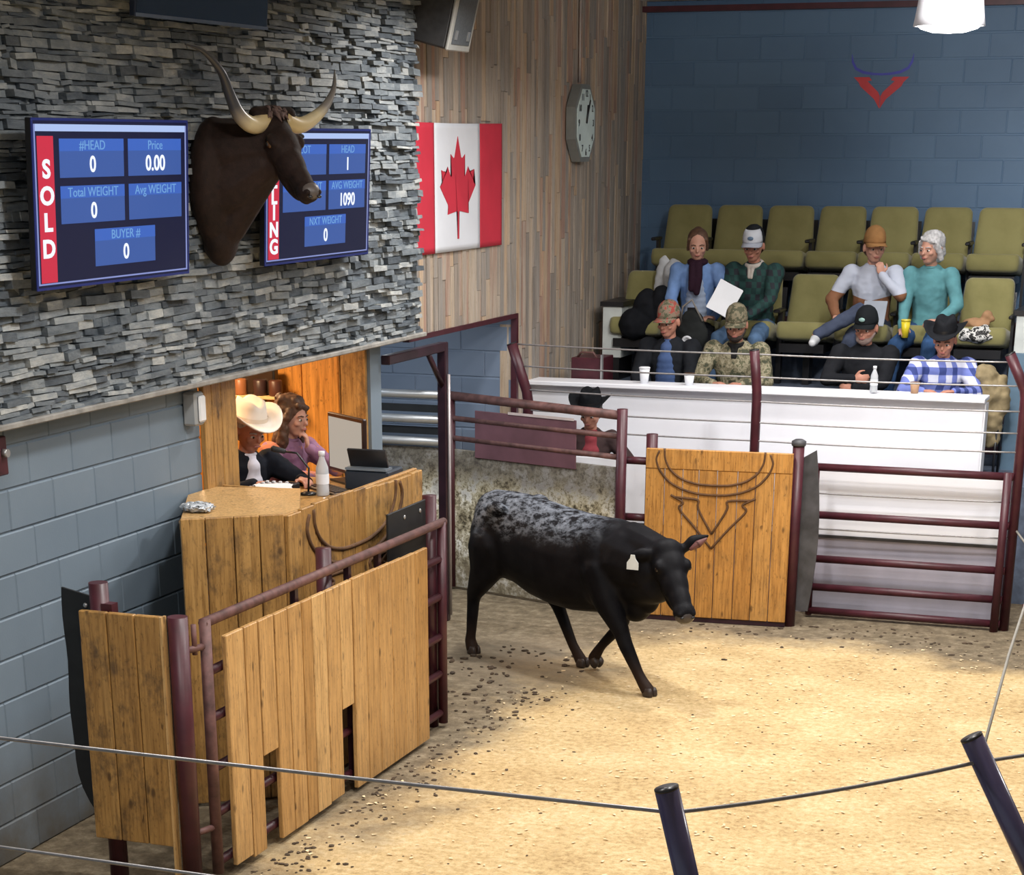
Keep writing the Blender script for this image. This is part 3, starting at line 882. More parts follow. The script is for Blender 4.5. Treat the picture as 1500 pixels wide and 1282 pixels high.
# ---------------------------------------------------------------- auction booth
A_ = V((-5.44, 9.80, 0)); B_ = V((-4.98, 10.15, 0)); C_ = V((-4.95, 12.05, 0)); BT = 1.64
def booth():
    root = empty('auction_booth', (-5.2, 11.0, 0), 'stained board auction booth with carved steer head front, against the block wall', 'auction booth')
    Z = (0, 0, 1); rnd = random.Random(21)
    d1 = (B_ - A_); w1 = d1.length
    bm = NB(); boards(bm, A_, d1, Z, even(0, w1, 4, .012, rnd), 0.02, BT, 0.03); obj('side_boarding', bm, M_oak, root, world=True)
    d2 = (C_ - B_); w2 = d2.length
    bm = NB()
    sp = even(0, w2, 11, .015, rnd)
    for i, (a, b) in enumerate(sp):
        zt = BT + 0.018 * math.sin(a * 3.2) - 0.012
        boards(bm, B_, d2, Z, [(a, b, 0.02, zt)], 0, 0, 0.03)
    obj('front_boarding', bm, M_oak, root, world=True)
    bm = NB(); boards(bm, C_, V((-5.88, 12.5, 0)) - C_, Z, even(0, 1.03, 5), 0.02, 1.46, 0.03, N=(0.43, 0.9, 0)); obj('end_boarding', bm, M_oak, root, world=True)
    # edging on the top
    bm = NB()
    for P, Q in ((A_, B_), (B_, C_)):
        d = (Q - P).normalized(); n = V((d.y, -d.x, 0))
        for k in range(1):
            a = P + V((0, 0, BT - .035)); boards(bm, a - n * .035, d, Z, [(0, (Q - P).length)], 0, .02, 0.03, N=n)
    obj('top_edging', bm, M_oakclean, root, world=True)
    # carved emblem, slanted on the front
    bm = NB()
    n2 = V((d2.y, -d2.x, 0)).normalized()
    grooves(bm, B_ + d2 * 0.47 + n2 * 0.031 + V((0, 0, 1.18)), d2, Z, emblem_grooves(1.45, 0.90), 0.013)
    obj('carved_emblem', bm, M_groove, root, world=True)
    # counter boards behind the angled face
    bm = NB()
    pts = [(-5.88, 10.72), (-5.455, 9.83), (-5.02, 10.17), (-5.02, 10.44), (-5.36, 11.17), (-5.66, 11.10), (-5.88, 11.05)]
    vs0 = [bm.verts.new((x, y, 1.575)) for x, y in pts]; vs1 = [bm.verts.new((x, y, 1.605)) for x, y in pts]
    bm.faces.new(vs0[::-1]); bm.faces.new(vs1)
    for k in range(len(pts)): bm.faces.new((vs0[k], vs0[(k + 1) % len(pts)], vs1[(k + 1) % len(pts)], vs1[k]))
    obj('counter_board', bm, M_oakclean, root, world=True)
    bm = NB(); box(bm, -5.89, -5.36, 11.14, 11.17, 1.46, 1.60); box(bm, -5.88, -5.0, 11.17, 12.10, 1.46, 1.49); box(bm, -5.88, -5.45, 12.10, 12.35, 1.46, 1.49); obj('desk', bm, M_oak, root, world=True)
    # jamb boards of the booth window, window head
    bm = NB(); boards(bm, (-5.90, 10.95, 0), (0, 1, 0), Z, [(0, .10), (.10, .22), (.22, .42)], 1.45, 2.21, 0.035); box(bm, -6.05, -5.90, 11.33, 11.37, 1.45, 2.21)
    obj('window_jamb', bm, M_oak, root, world=True)
    bm = NB(); boards(bm, A_ + V((.01, .03, 0)), V((-5.88, 10.75, 0)) - A_, Z, [(0, 1.03)], .02, 1.57, .02, N=(.9, .43, 0)); obj('dark_return', bm, M_rubber, root, world=True)
    return root
booth()
# booth room behind the window
bm = NB()
box(bm, -7.6, -6.02, 10.6, 13.5, 0.60, 0.66)
struct('floor_booth', bm, M_carpet)
bm = NB(); boards(bm, (-5.92, 13.50, 0), (-1, 0, 0), (0, 0, 1), [(0, .20), (.20, .215)] , 0.66, 2.40, 0.03, N=(0, -1, 0))
struct('trim_5', bm, M_oak)
bm = NB(); boards(bm, (-6.135, 13.50, 0), (-1, 0, 0), (0, 0, 1), even(0, 1.45, 5), 0.66, 2.40, 0.02, N=(0, -1, 0)); box(bm, -7.62, -6.02, 13.50, 13.56, 0.6, 2.5)
struct('wall_booth_right', bm, M_ply)
bm = NB(); boards(bm, (-7.6, 10.6, 0), (0, 1, 0), (0, 0, 1), even(0, 2.9, 9), 0.66, 2.5, 0.02); box(bm, -7.7, -7.6, 10.6, 13.5, 0.6, 2.5)
struct('wall_booth_back', bm, M_ply)
bm = NB(); box(bm, -7.7, -6.02, 10.5, 10.6, 0.6, 2.5); struct('wall_booth_left', bm, M_oak)
bm = NB(); box(bm, -7.7, -6.02, 10.5, 13.5, 2.5, 2.56); struct('ceiling_booth', bm, plain('booth_ceiling_paint', (0.5, 0.42, 0.3), 0.8))
def warm(x, y, z, e):
    d = bpy.data.lights.new('booth_lamp_light', 'AREA'); d.shape = 'DISK'; d.size = 0.3; d.energy = e; d.color = (1.0, 0.66, 0.36)
    o = bpy.data.objects.new('booth_lamp_light', d); o.location = (x, y, z); COL.objects.link(o)
d_ = bpy.data.lights.new('alley_fill_light', 'AREA'); d_.shape = 'RECTANGLE'; d_.size = 1.6; d_.size_y = .4; d_.energy = 34; d_.color = (.86, .93, 1.0)
o_ = bpy.data.objects.new('alley_fill_light', d_); o_.location = (-7.2, 14.9, 2.57); COL.objects.link(o_)  # unseen light added to brighten the alley wall and rails
warm(-6.75, 12.6, 2.46, 30); warm(-6.35, 11.7, 2.46, 8)

def booth_things():
    # wall screen and shelf at the back
    r = empty('booth_screen', (-6.95, 13.2, 2.05), 'small black screen on the lit wall of the booth above the pale hat', 'screen')
    bm = NB(); box(bm, -.03, .03, -.12, .14, -.09, .10, bev=.005); obj('casing', bm, M_black, r)
    bm = NB(); box(bm, .03, .034, -.105, .125, -.075, .085); obj('panel', bm, plain('brown_black_glass', (0.03, 0.018, 0.012), 0.3), r)
    r.location = (-6.70, 13.35, 1.96); r.rotation_euler = (0, 0, -PI / 2); 
    bm = NB(); box(bm, -.12, -.03, -.02, .02, -.03, .03); obj('wall_arm', bm, M_black, r)
    r = empty('wall_shelf', (-6.68, 13.34, 1.85), 'pale wooden shelf with small dark tins at the back of the booth', 'shelf')
    bm = NB(); box(bm, -.27, .23, -.10, .13, 0, .022, bev=.003); obj('board', bm, plain('pale_pine', (0.62, 0.42, 0.2), 0.5), r)
    bm = NB(); box(bm, -.25, -.23, -.06, .13, -.10, 0); box(bm, .17, .19, -.06, .13, -.10, 0); obj('brackets', bm, plain('pine_bracket', (0.5, 0.32, 0.15), .5), r)
    for i, (yy, c) in enumerate(((-.5, (0.05, .02, .01)), (-.3, (0.3, .12, .05)), (0.05, (0.04, .02, .02)), (.32, (0.08, .03, .02)))):
        bm = NB(); lathe(bm, [(.045, 0), (.048, .01), (.048, .10), (.04, .11)], seg=16)
        o = obj('tin', bm, plain('tin_%d' % i, c, .4), None, True); o.location = (-6.69 + yy * .45, 13.30, 1.872)
        tagp(o, ['dark tin at the left end of the booth shelf', 'rusty red tin second on the booth shelf', 'blackish tin in the middle of the booth shelf', 'brown tin at the right end of the booth shelf'][i], 'tin', 'tins on the booth shelf')
    # computer screen
    r = empty('computer_monitor', (-5.40, 12.0, 1.53), 'computer monitor with a pale screen at the right end of the booth', 'monitor')
    r.rotation_euler = (0, 0, math.radians(-38))
    bm = NB(); box(bm, -.245, .245, -.0, .03, .05, .42, bev=.006); obj('casing', bm, plain('dark_brown_frame', (0.03, 0.013, 0.013), .3), r)
    bm = NB(); box(bm, -.222, .222, -.004, 0, .075, .395); obj('screen', bm, glow('pale_screen', (0.56, 0.50, 0.42), 0.75), r)
    bm = NB(); box(bm, -.03, .03, .01, .05, 0.0, .2); box(bm, -.12, .12, -.06, .12, -.0, .012); obj('stand', bm, M_black, r)
    r.location = (-5.50, 12.16, 1.492)
    r = empty('printer', (-5.22, 11.96, 1.49), 'low dark blue office machine beside the monitor at the booth end', 'printer')
    bm = NB(); box(bm, -.16, .14, -.10, .16, 0, .13, bev=.012); obj('body', bm, plain('blue_black_plastic', (0.02, 0.03, 0.045), .4), r)
    bm = NB(); M = Matrix.Rotation(math.radians(24), 4, 'X'); box(bm, -.14, .12, 0.02, .035, .10, .27, M); obj('paper_tray', bm, M_black, r)
    bm = NB(); box(bm, -.15, .13, -.105, .0, .13, .145); obj('lid', bm, plain('slate_lid', (0.16, .2, .24), .35), r)
    r = empty('computer_keyboard', (-5.45, 11.80, 1.49), 'brown black keyboard on the booth desk in front of the monitor', 'keyboard')
    r.rotation_euler = (0, 0, math.radians(-38))
    bm = NB(); box(bm, -.2, .2, -.075, .075, 0, .018, bev=.004); obj('base', bm, plain('keyboard_base', (0.05, .035, .028), .45), r)
    bm = NB()
    for i in range(13):
        for j in range(4): box(bm, -.185 + i * .0285, -.185 + i * .0285 + .024, -.06 + j * .03, -.06 + j * .03 + .025, .018, .024)
    obj('keys', bm, plain('keys_dark', (0.03, .022, .02), .4), r)
    # water bottle
    def bottle(loc, label, s=1.0, group=None):
        r = empty('water_bottle', loc, label, 'bottle', group)
        m, nt, b = new_mat('clear_plastic'); b.inputs['Base Color'].default_value = (0.80, 0.84, 0.88, 1); b.inputs['Roughness'].default_value = 0.15
        b.inputs['Transmission Weight'].default_value = 0.45; b.inputs['IOR'].default_value = 1.2
        bm = NB(); lathe(bm, [(0.001, 0), (.03 * s, .002), (.033 * s, .01), (.031 * s, .06 * s), (.033 * s, .11 * s), (.031 * s, .14 * s), (.014 * s, .185 * s), (.013 * s, .20 * s), (.001, .20 * s)], seg=20)
        obj('body', bm, m, r, True)
        bm = NB(); lathe(bm, [(.0335 * s, .06 * s), (.0335 * s, .11 * s)], seg=20, close=False); obj('label', bm, M_paper, r, True)
        bm = NB(); lathe(bm, [(.016 * s, .196 * s), (.016 * s, .218 * s), (.001, .219 * s)], seg=16); obj('cap', bm, M_paper, r, True)
    bottle((-5.42, 11.62, 1.49), 'clear water bottle standing on the booth desk before the woman', 1.25)
    bottle((-2.93, 16.86, 1.66), 'small clear bottle on the white ledge between the two right front row men', 0.95)
    # crumpled foil
    o = NB(); ell(o, (0, 0, 0), (.10, .07, .022), sub=4)
    rnd = random.Random(8)
    for v in o.verts: v.co += V((rnd.uniform(-.012, .012), rnd.uniform(-.012, .012), rnd.uniform(-.008, .012)))
    f = obj('crumpled_wrapper', o, plain('white_foil', (0.68, 0.72, 0.76), .3, .2, .2, 30), None); f.location = (-5.55, 10.22, 1.63)
    tagp(f, 'crumpled white wrapper lying on the left corner of the booth top', 'wrapper')
    # microphone on an arm
    r = empty('microphone', (-5.52, 11.62, 1.49), 'black desk microphone on an angled arm in front of the man in the pale hat', 'microphone')
    bm = NB(); lathe(bm, [(.05, 0), (.05, .012), (.02, .02)], seg=20); obj('base', bm, M_black, r, True)
    bm = NB(); tube(bm, [(0, 0, .01), (0.0, 0.02, .16), (-.08, .02, .25), (-.17, 0.0, .26)], .007, 8); obj('arm', bm, M_black, r)
    bm = NB(); cap(bm, (-.16, 0, .26), .016, (-.22, -.02, .275), .020); obj('head', bm, M_rubber, r, True)
    r = empty('control_box', (-5.62, 11.45, 1.49), 'dark mixing desk with small white buttons under the booth microphone', 'mixer')
    bm = NB(); box(bm, -.2, .03, -.16, .2, 0, .07, bev=.006); obj('casing', bm, M_black, r)
    bm = NB()
    for i in range(4):
        for j in range(5):
            bm = NB(); box(bm, -.17 + i * .045, -.155 + i * .045, -.12 + j * .06, -.10 + j * .06, .07, .08); obj('button', bm, M_paper, r)
    for i, (x, y, a, n) in enumerate(((-5.62, 11.34, 20, 'white sheet of paper under the hand of the man in the pale hat'), (-5.22, 11.60, -30, 'white sheets of paper by the water bottle in the booth'))):
        bm = NB()
        for k in range(3):
            M = Matrix.Rotation(math.radians(k * 7), 4, 'Z'); box(bm, -.105, .105, -.14, .14, k * .0015, k * .0015 + .001, M)
        o = obj('paper', bm, M_paper, None); o.location = (x, y, 1.57 if i == 0 else 1.492); o.rotation_euler = (0, 0, math.radians(a)); tagp(o, n, 'paper')
booth_things()

# ---------------------------------------------------------------- side panel with two posts and rubber flap
def post(bm, x, y, z0, z1, r=0.045, seg=18): tube(bm, [(x, y, z0), (x, y, z1)], r, seg)
def side_panel():
    root = empty('plank_side_panel', (-5.03, 8.5, 0), 'narrow three plank panel between two dark red posts beside the block wall', 'panel')
    bm = NB(); boards(bm, (-5.29, 8.50, 0), (1, 0, 0), (0, 0, 1), [(0, .155), (.155, .31), (.31, .455)], .25, 1.42, .035)
    b = obj('plank_boarding', bm, M_oak, root, world=True)
    bm = NB(); box(bm, -4.838, -4.825, 8.46, 8.51, .05, 1.42); obj('edge_strip', bm, M_oakclean, root, world=True)
    bm = NB(); post(bm, -5.22, 8.56, 0, 1.545, .048); box(bm, -5.19, -5.13, 8.52, 8.58, 1.36, 1.45); obj('post', bm, M_maroon, root, world=True)
    bm = NB(); post(bm, -4.775, 8.53, 0, 1.415, .05); obj('post', bm, M_maroon, root, world=True)
    # rubber flap curved against the wall
    bm = NB(); n = 16; pa = []; pb = []
    for i in range(n + 1):
        z = .32 + (1.50 - .32) * i / n
        x0 = -5.45 + (0.05 * math.sin((1 - i / n) * PI * .9) * 0 ) + (.12 * max(0, (0.28 - i / n) / .28) ** 2) - .005 * math.sin(i)
        pa.append((x0, z)); 
    pts = [(x + 5.45, z) for x, z in pa] + [(.20, 1.46), (.20, .26), (.10, .28)]
    poly(bm, pts, .014, (-5.45, 8.60, 0), (1, 0, 0), (0, 0, 1))
    fl = obj('rubber_flap', bm, M_rubber, root, world=True)
    bm = NB()
    for z in (.45, .64, .83, 1.02, 1.22, 1.42):
        ell(bm, (-5.315, 8.582, z), (.013, .008, .013), sub=2)
    o = obj('flap_bolts', bm, M_bolt, root, True, True); o.parent = fl
side_panel()

# ---------------------------------------------------------------- the wooden faced ring gate
def ring_gate():
    X = -4.72
    root = empty('board_faced_gate', (X, 8.7, 0), 'long pipe gate faced with pale boards with two notched gaps, nearest the viewer', 'gate')
    bm = NB(); tube(bm, [(X, 8.68, 1.355), (X, 11.90, 1.325)], .026, 12); obj('top_rail', bm, M_dirtyrail, root, True, world=True)
    for z in (1.10, .86, .60, .36, .10):
        bm = NB(); tube(bm, [(X - .01, 8.72, z), (X - .01, 11.88, z)], .024, 10); obj('rail', bm, M_maroon if z < 1.3 else M_dirtyrail, root, True, world=True)
    bm = NB(); post(bm, X, 8.70, .05, 1.37, .03); obj('hinge_stile', bm, M_dirtyrail, root, True, True)
    bm = NB(); post(bm, X, 11.86, .03, 1.33, .03); obj('latch_stile', bm, M_maroon, root, True, True)
    for y in (9.72, 10.42, 10.85):
        bm = NB(); box(bm, X - .02, X + .012, y - .02, y + .02, .05, 1.34); obj('upright', bm, M_darkpost, root, world=True)
    rnd = random.Random(4)
    bm = NB()
    b1 = [(8.80, 9.00, .06, 1.27), (9.00, 9.16, .04, 1.27), (9.16, 9.345, .55, 1.268), (9.345, 9.51, .035, 1.265), (9.51, 9.68, .035, 1.265), (9.68, 9.81, .04, 1.262), (9.81, 9.99, .04, 1.262), (9.99, 10.17, .05, 1.26), (10.17, 10.34, .545, 1.26)]
    boards(bm, (X + .03, 0, 0), (0, 1, 0), (0, 0, 1), b1, 0, 1, .028, gap=.012)
    obj('near_boarding', bm, M_oakclean, root, world=True)
    bm = NB()
    b2 = [(a, b, .03, 1.262 - 0.004 * i) for i, (a, b) in enumerate(even(10.345, 11.475, 6, .02, rnd))]
    boards(bm, (X + .034, 0, 0), (0, 1, 0), (0, 0, 1), b2, 0, 1, .028, gap=.008)
    obj('far_boarding', bm, M_oakclean, root, world=True)
    # hinge to the panel's post
    bm = NB(); tube(bm, [(-4.775, 8.53, 1.24), (-4.74, 8.62, 1.24), (X, 8.70, 1.24)], .018, 8); tube(bm, [(-4.74, 8.62, 1.21), (-4.74, 8.62, 1.36)], .014, 8)
    obj('hinge', bm, M_dirtyrail, root, True, True)
    bm = NB(); tube(bm, [(-4.775, 8.53, .30), (X, 8.70, .30)], .018, 8)
    obj('hinge', bm, M_dirtyrail, root, True, True)
ring_gate()

# dark post line and rubber flap at the latch end
def latch_post():
    r = empty('latch_post', (-4.82, 11.80, 0), 'dark red post with a black rubber sheet at the latch end of the board gate', 'post')
    bm = NB(); post(bm, -4.80, 11.86, 0, 1.49, .045); obj('post', bm, M_maroon, r, True, True)
    bm = NB(); box(bm, -4.815, -4.80, 11.20, 11.80, .36, 1.475, bev=.003); s = obj('rubber_sheet', bm, M_rubber, r, world=True)
    bm = NB()
    for y in (11.45, 11.70): ell(bm, (-4.797, y, 1.42), (.006, .014, .014), sub=2)
    o = obj('bolts', bm, M_bolt, r, True, True); o.parent = s
    o = None
    bm = NB(); post(bm, -4.80, 10.27, 0, 1.44, .045); o = obj('gate_stop_post', bm, M_maroon, None, True)
    tagp(o, 'short dark red post standing behind the middle of the board gate', 'post')
latch_post()

# ---------------------------------------------------------------- exit: portal, dirty wall, red gate, grey rails
def exit_things():
    r = empty('exit_portal_frame', (-5.86, 14.25, 0), 'tall dark red steel doorway frame over the cattle exit behind the booth', 'door frame')
    bm = NB(); box(bm, -5.90, -5.83, 14.77, 14.835, 0, 2.135, bev=.006); obj('post', bm, M_darkpost, r, world=True)
    bm = NB(); tube(bm, [(-5.815, 14.80, .05), (-5.815, 14.80, 1.9)], .012, 8); obj('edge_strip', bm, plain('painted_post_highlight', (0.42, .38, .38), .4, .4), r, True, True)  # pale strip paints in the highlight down the post edge
    bm = NB(); box(bm, -5.90, -5.83, 13.69, 14.77, 2.07, 2.135, bev=.006); obj('lintel', bm, M_darkpost, r, world=True)
    bm = NB(); tube(bm, [(-5.865, 14.49, 2.09), (-5.865, 14.78, 1.82)], .026, 4); obj('corner_brace', bm, M_darkpost, r, world=True)
    # splashed wall: two leaves
    def splash():
        m, nt, b = new_mat('manure_splashed_board')
        vec = coords(nt)
        n = noise_n(nt, vec, 7, 9, 0.75)
        rr = ramp(nt, [(0.38, (0.12, 0.095, 0.055)), (0.46, (0.38, 0.33, 0.21)), (0.52, (0.66, 0.60, 0.44)), (0.59, (0.95, 0.93, 0.86))])
        nt.links.new(n, rr.inputs[0])
        n2 = noise_n(nt, vec, 28, 6, 0.8)
        r2 = ramp(nt, [(0.40, (0.16, 0.14, 0.10)), (0.5, (1, 1, 1))]); nt.links.new(n2, r2.inputs[0])
        col = mixc(nt, 0.75, rr.outputs[0], r2.outputs[0], 'MULTIPLY')
        s = nt.nodes.new('ShaderNodeSeparateXYZ'); nt.links.new(vec, s.inputs[0])
        mr = nt.nodes.new('ShaderNodeMapRange'); mr.inputs[1].default_value = .82; mr.inputs[2].default_value = 1.02
        nt.links.new(mth(nt, 'ADD', s.outputs[2], mth(nt, 'MULTIPLY', mth(nt, 'SUBTRACT', n, .5), .8)), mr.inputs[0])
        col = mixc(nt, mth(nt, 'MULTIPLY', mr.outputs[0], .8), col, (0.10, 0.088, 0.078))
        ml = nt.nodes.new('ShaderNodeMapRange'); ml.inputs[1].default_value = .45; ml.inputs[2].default_value = .1
        nt.links.new(mth(nt, 'ADD', s.outputs[2], mth(nt, 'MULTIPLY', mth(nt, 'SUBTRACT', n, .5), .9)), ml.inputs[0])
        col = mixc(nt, mth(nt, 'MULTIPLY', ml.outputs[0], .7), col, (0.20, 0.165, 0.11))
        nt.links.new(col, b.inputs['Base Color']); b.inputs['Roughness'].default_value = .7
        bump(nt, b, n2, .6, .012)
        return m
    MS = splash()
    P = V((-6.27, 15.98, 0)); Q = V((-4.62, 15.44, 0)); d = (Q - P).normalized(); n = V((d.y, -d.x, 0)); w = (Q - P).length
    r = empty('splashed_swing_gate', P, 'muck splashed gate leaf with a flat maroon sheet behind the cow', 'gate')
    F = Matrix(((d.x, n.x, 0, P.x), (d.y, n.y, 0, P.y), (0, 0, 1, 0), (0, 0, 0, 1)))
    def fb(x0, x1, y0, y1, z0, z1, bev=0): b = NB(); box(b, x0, x1, y0, y1, z0, z1, F, bev=bev); return b
    obj('splashed_board', fb(0, w - .06, -.03, 0, 0.02, 1.17, .004), MS, r, world=True)
    obj('maroon_sheet', fb(.27, 1.30, 0.0, .012, 1.12, 1.50, .003), M_maroonpanel, r, world=True)
    def ft(pts, rad, seg=10):
        b = NB(); tube(b, [F @ V(p) for p in pts], rad, seg); return b
    obj('top_rail', ft([(0, 0, 1.60), (w - .02, 0, 1.57)], .036), M_dirtyrail, r, True, True)
    obj('light_strip', fb(.62, 1.28, .012, .018, 1.495, 1.515), plain('scuffed_edge', (.55, .47, .45), .5), r, world=True)
    for z in (1.42, 1.26):
        obj('rail', ft([(0, 0, z), (w - .02, 0, z - .01)], .022), M_dirtyrail, r, True, True)
    obj('stile', ft([(w, 0, .02), (w, 0, 1.62)], .042, 14), M_maroon, r, True, True)
    obj('stile', ft([(0.01, 0, .02), (.01, 0, 1.62)], .035, 14), M_maroon, r, True, True)
    # the alley wall going out to the left
    r = empty('alley_wall_panel', (-7.2, 16.02, 0), 'muck splashed board with grey rails running into the exit alley behind the booth', 'alley fence')
    bm = NB(); box(bm, -8.6, -6.33, 15.98, 16.02, .02, 1.17); obj('splashed_board', bm, MS, r, world=True)
    for z in (1.22, 1.40, 1.60):
        bm = NB(); tube(bm, [(-8.6, 15.97, z), (-6.33, 15.97, z)], .034, 12); obj('rail', bm, M_grayrail, r, True, True)
    bm = NB()
    for x in (-8.58,): pass
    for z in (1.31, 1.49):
        b_ = NB(); box(b_, -8.6, -6.33, 15.99, 16.01, z - .035, z + .025); obj('under_rail_shade', b_, M_rubber, r, world=True)  # dark bars added to stand in for the shade under the rails
    for x in (-6.36, -8.5): post(bm, x, 16.03, 0, 1.75, .03)
    obj('post', bm, M_darkpost, r, True, True)
    # small rail stub and latch near the portal
exit_things()
# ---------------------------------------------------------------- far side of the ring
def wood_gate():
    root = empty('carved_board_gate', (-3.84, 15.46, 0), 'golden board gate carved with a steer head, behind the head of the cow', 'gate')
    P = V((-4.41, 15.42, 0)); Q = V((-3.262, 15.50, 0)); d = Q - P; w = d.length; Z = (0, 0, 1)
    rnd = random.Random(2)
    bm = NB(); boards(bm, P, d, Z, even(0, w, 8, .01, rnd), .04, 1.19, .03); obj('plank_boarding', bm, M_oakgold, root, world=True)
    bm = NB(); boards(bm, P, d, Z, [(0, w)], 1.19, 1.34, .036); obj('top_board', bm, M_oakgold, root, world=True)
    n = V((d.y, -d.x, 0)).normalized()
    bm = NB(); grooves(bm, P + d * .47 + n * .034 + V((0, 0, .95)), d, Z, emblem_grooves(.98, .82), .009)
    obj('carved_emblem', bm, M_groove, root, world=True)
    bm = NB(); boards(bm, P, d, Z, [(0, w)], 0.0, .04, .02); obj('bottom_rail', bm, M_darkpost, root, world=True)
    r = empty('gate_post', (-4.42, 15.50, 0), 'dark red pipe post at the left edge of the carved gate, stubs to its left', 'post', 'posts of the carved gate')
    bm = NB(); post(bm, -4.40, 15.53, 0, 1.43, .045); obj('pipe', bm, M_maroon, r, True, True)
    for z in (1.22, .78):
        bm = NB(); tube(bm, [(-4.62, 15.53, z), (-4.40, 15.53, z)], .03, 10); obj('rail_stub', bm, M_maroon, r, True, True)
    r = empty('gate_post', (-3.24, 15.55, 0), 'dark red capped pipe post at the right edge of the carved gate', 'post', 'posts of the carved gate')
    bm = NB(); post(bm, -3.245, 15.56, 0, 1.40, .045); obj('pipe', bm, M_maroon, r, True, True)
    bm = NB(); lathe(bm, [(.052, 0), (.056, .01), (.056, .035), (.03, .05)], (-3.245, 15.56, 1.39)); obj('post_cap', bm, M_rubbergray, r, True, True)
    # rubber belt hanging right of it
    bm = NB(); rnd = random.Random(9)
    g = []
    nz = 18
    for i in range(nz + 1):
        z = .12 + (1.36 - .12) * i / nz
        bulge = .05 * math.sin(i / nz * PI * 1.3 + .3)
        g.append((.10 + .05 * math.sin(i / nz * PI) , z, bulge))
    a = [(0, .12)] + [(x, z) for x, z, _ in g] + [(0, 1.30)]
    poly(bm, a, .012, (-3.21, 15.60, 0), (1, 0, 0), Z)
    o = obj('rubber_belt', bm, M_rubbergray, None); tagp(o, 'grey black rubber belt strip hanging right of the carved gate post', 'rubber strip')
wood_gate()

def rail_gate():
    root = empty('pipe_rail_gate', (-2.4, 15.93, 0), 'dark red five rail pipe gate in front of the white boards on the right', 'gate')
    for z, y in ((1.185, 15.93), (.815, 15.93), (.47, 15.93), (.245, 15.93), (.055, 15.93)):
        bm = NB(); tube(bm, [(-3.19, y, z), (-1.66, y, z)], .030, 12); obj('rail', bm, M_maroon, root, True, True)
    bm = NB(); tube(bm, [(-3.17, 15.93, .02), (-3.17, 15.93, 1.20)], .026, 10); obj('stile', bm, M_maroon, root, True, True)
    bm = NB(); post(bm, -1.70, 15.90, 0, 1.22, .032); obj('stile', bm, M_maroon, root, True, True)
    r = empty('pipe_rail_gate', (-1.2, 15.93, 0), 'end of a second dark red pipe gate at the right edge of the picture', 'gate')
    for z in (1.22, 1.02, .80, .50, .20):
        bm = NB(); tube(bm, [(-1.50, 15.93, z), (-.2, 15.93, z)], .028, 10); obj('rail', bm, M_maroon, r, True, True)
rail_gate()

def bent_post(name, base, z_bend, top, rad, mat, label, cap_open=False):
    bx, by = base
    B0 = V((bx, by, 0)); B1 = V((bx, by, z_bend)); T = V(top)
    pts = [B0, B1 - V((0, 0, .04)), B1 + (T - B1) * .08, B1 + (T - B1) * .3, T]
    r = empty(name, (bx, by, 0), label, 'fence post', 'bent top posts of the ring fence')
    bm = NB(); tube(bm, pts, rad, 20); obj('pipe', bm, mat, r, True, True)
    d = (T - B1).normalized()
    bm = NB(); tube(bm, [T - d * .004, T + d * .002], rad * 1.01, 20); obj('end_cap', bm, M_black, r, True, True)
    return r
bent_post('bent_fence_post', (-1.635, 15.98), 1.80, (-1.775, 15.95, 2.08), .040, M_maroon, 'dark red fence post with bent top at the far right, beside the rail gate')
bent_post('bent_fence_post', (-3.68, 15.95), 1.72, (-3.71, 15.92, 2.05), .038, M_maroon, 'dark red fence post rising in the middle of the white counter behind the carved gate')
bent_post('bent_fence_post', (-5.60, 16.02), 1.62, (-5.73, 15.98, 2.03), .042, M_maroon, 'dark red leaning fence post at the left end of the white counter')
bent_post('bent_fence_post', (-1.075, 4.56), 1.50, (-1.220, 4.52, 2.10), .0300, M_nearpost, 'near dark plum pipe post top at the bottom centre of the picture')
bent_post('bent_fence_post', (-.268, 5.26), 1.50, (-.590, 5.23, 2.10), .0300, M_nearpost, 'near dark plum pipe post top leaning at the bottom right corner')

def cable(pts, r, label, group=None, sag=0.0):
    bm = NB(); out = []
    for (a, b) in zip(pts[:-1], pts[1:]):
        a = V(a); b = V(b); n = 12
        for i in range(n + (1 if b == V(pts[-1]) else 0)):
            t = i / n; out.append(a.lerp(b, t) - V((0, 0, sag * 4 * t * (1 - t))))
    tube(bm, out, r, 8)
    o = obj('steel_cable', bm, M_cable, None); tagp(o, label, 'cable', group)
nm = ['topmost steel cable of the far ring fence, crossing the front row spectators', 'second steel cable of the far ring fence, just above the white ledge', 'third steel cable of the far fence, crossing the top of the white counter', 'fourth steel cable of the far fence, across the middle of the white counter', 'fifth steel cable of the far fence, low across the white counter', 'sixth steel cable of the far fence, just under the top rail of the rail gate', 'lowest steel cable of the far fence, at the bottom edge of the white boards']
for z, l in zip((2.015, 1.845, 1.66, 1.50, 1.36, .985, .71), nm):
    xo = lambda b, t: 0
    pl = -5.725 if z > 1.95 else (-5.66 if z > 1.8 else -5.61)
    pm = -3.71 if z > 1.95 else -3.69
    pr = -1.755 if z > 1.95 else -1.66
    x0 = pl if z > 1.3 else -4.55
    cable([(x0, 16.0, z + .01), (pm, 15.94, z), (pr, 15.96, z + .004)], .0065, l, 'steel cables of the far ring fence', .008)
cable([(-5.2, 4.6, 2.04), (-1.205, 4.535, 2.035), (-.575, 5.215, 2.035), (.9, 6.9, 2.03)], .0055, 'near upper steel cable running through both near post tops', 'near steel cables', .012)
cable([(-5.2, 4.75, 1.66), (-1.125, 4.56, 1.70), (-.396, 5.25, 1.735), (.9, 6.9, 1.7)], .0055, 'near lower steel cable across the bottom left corner', 'near steel cables', .012)
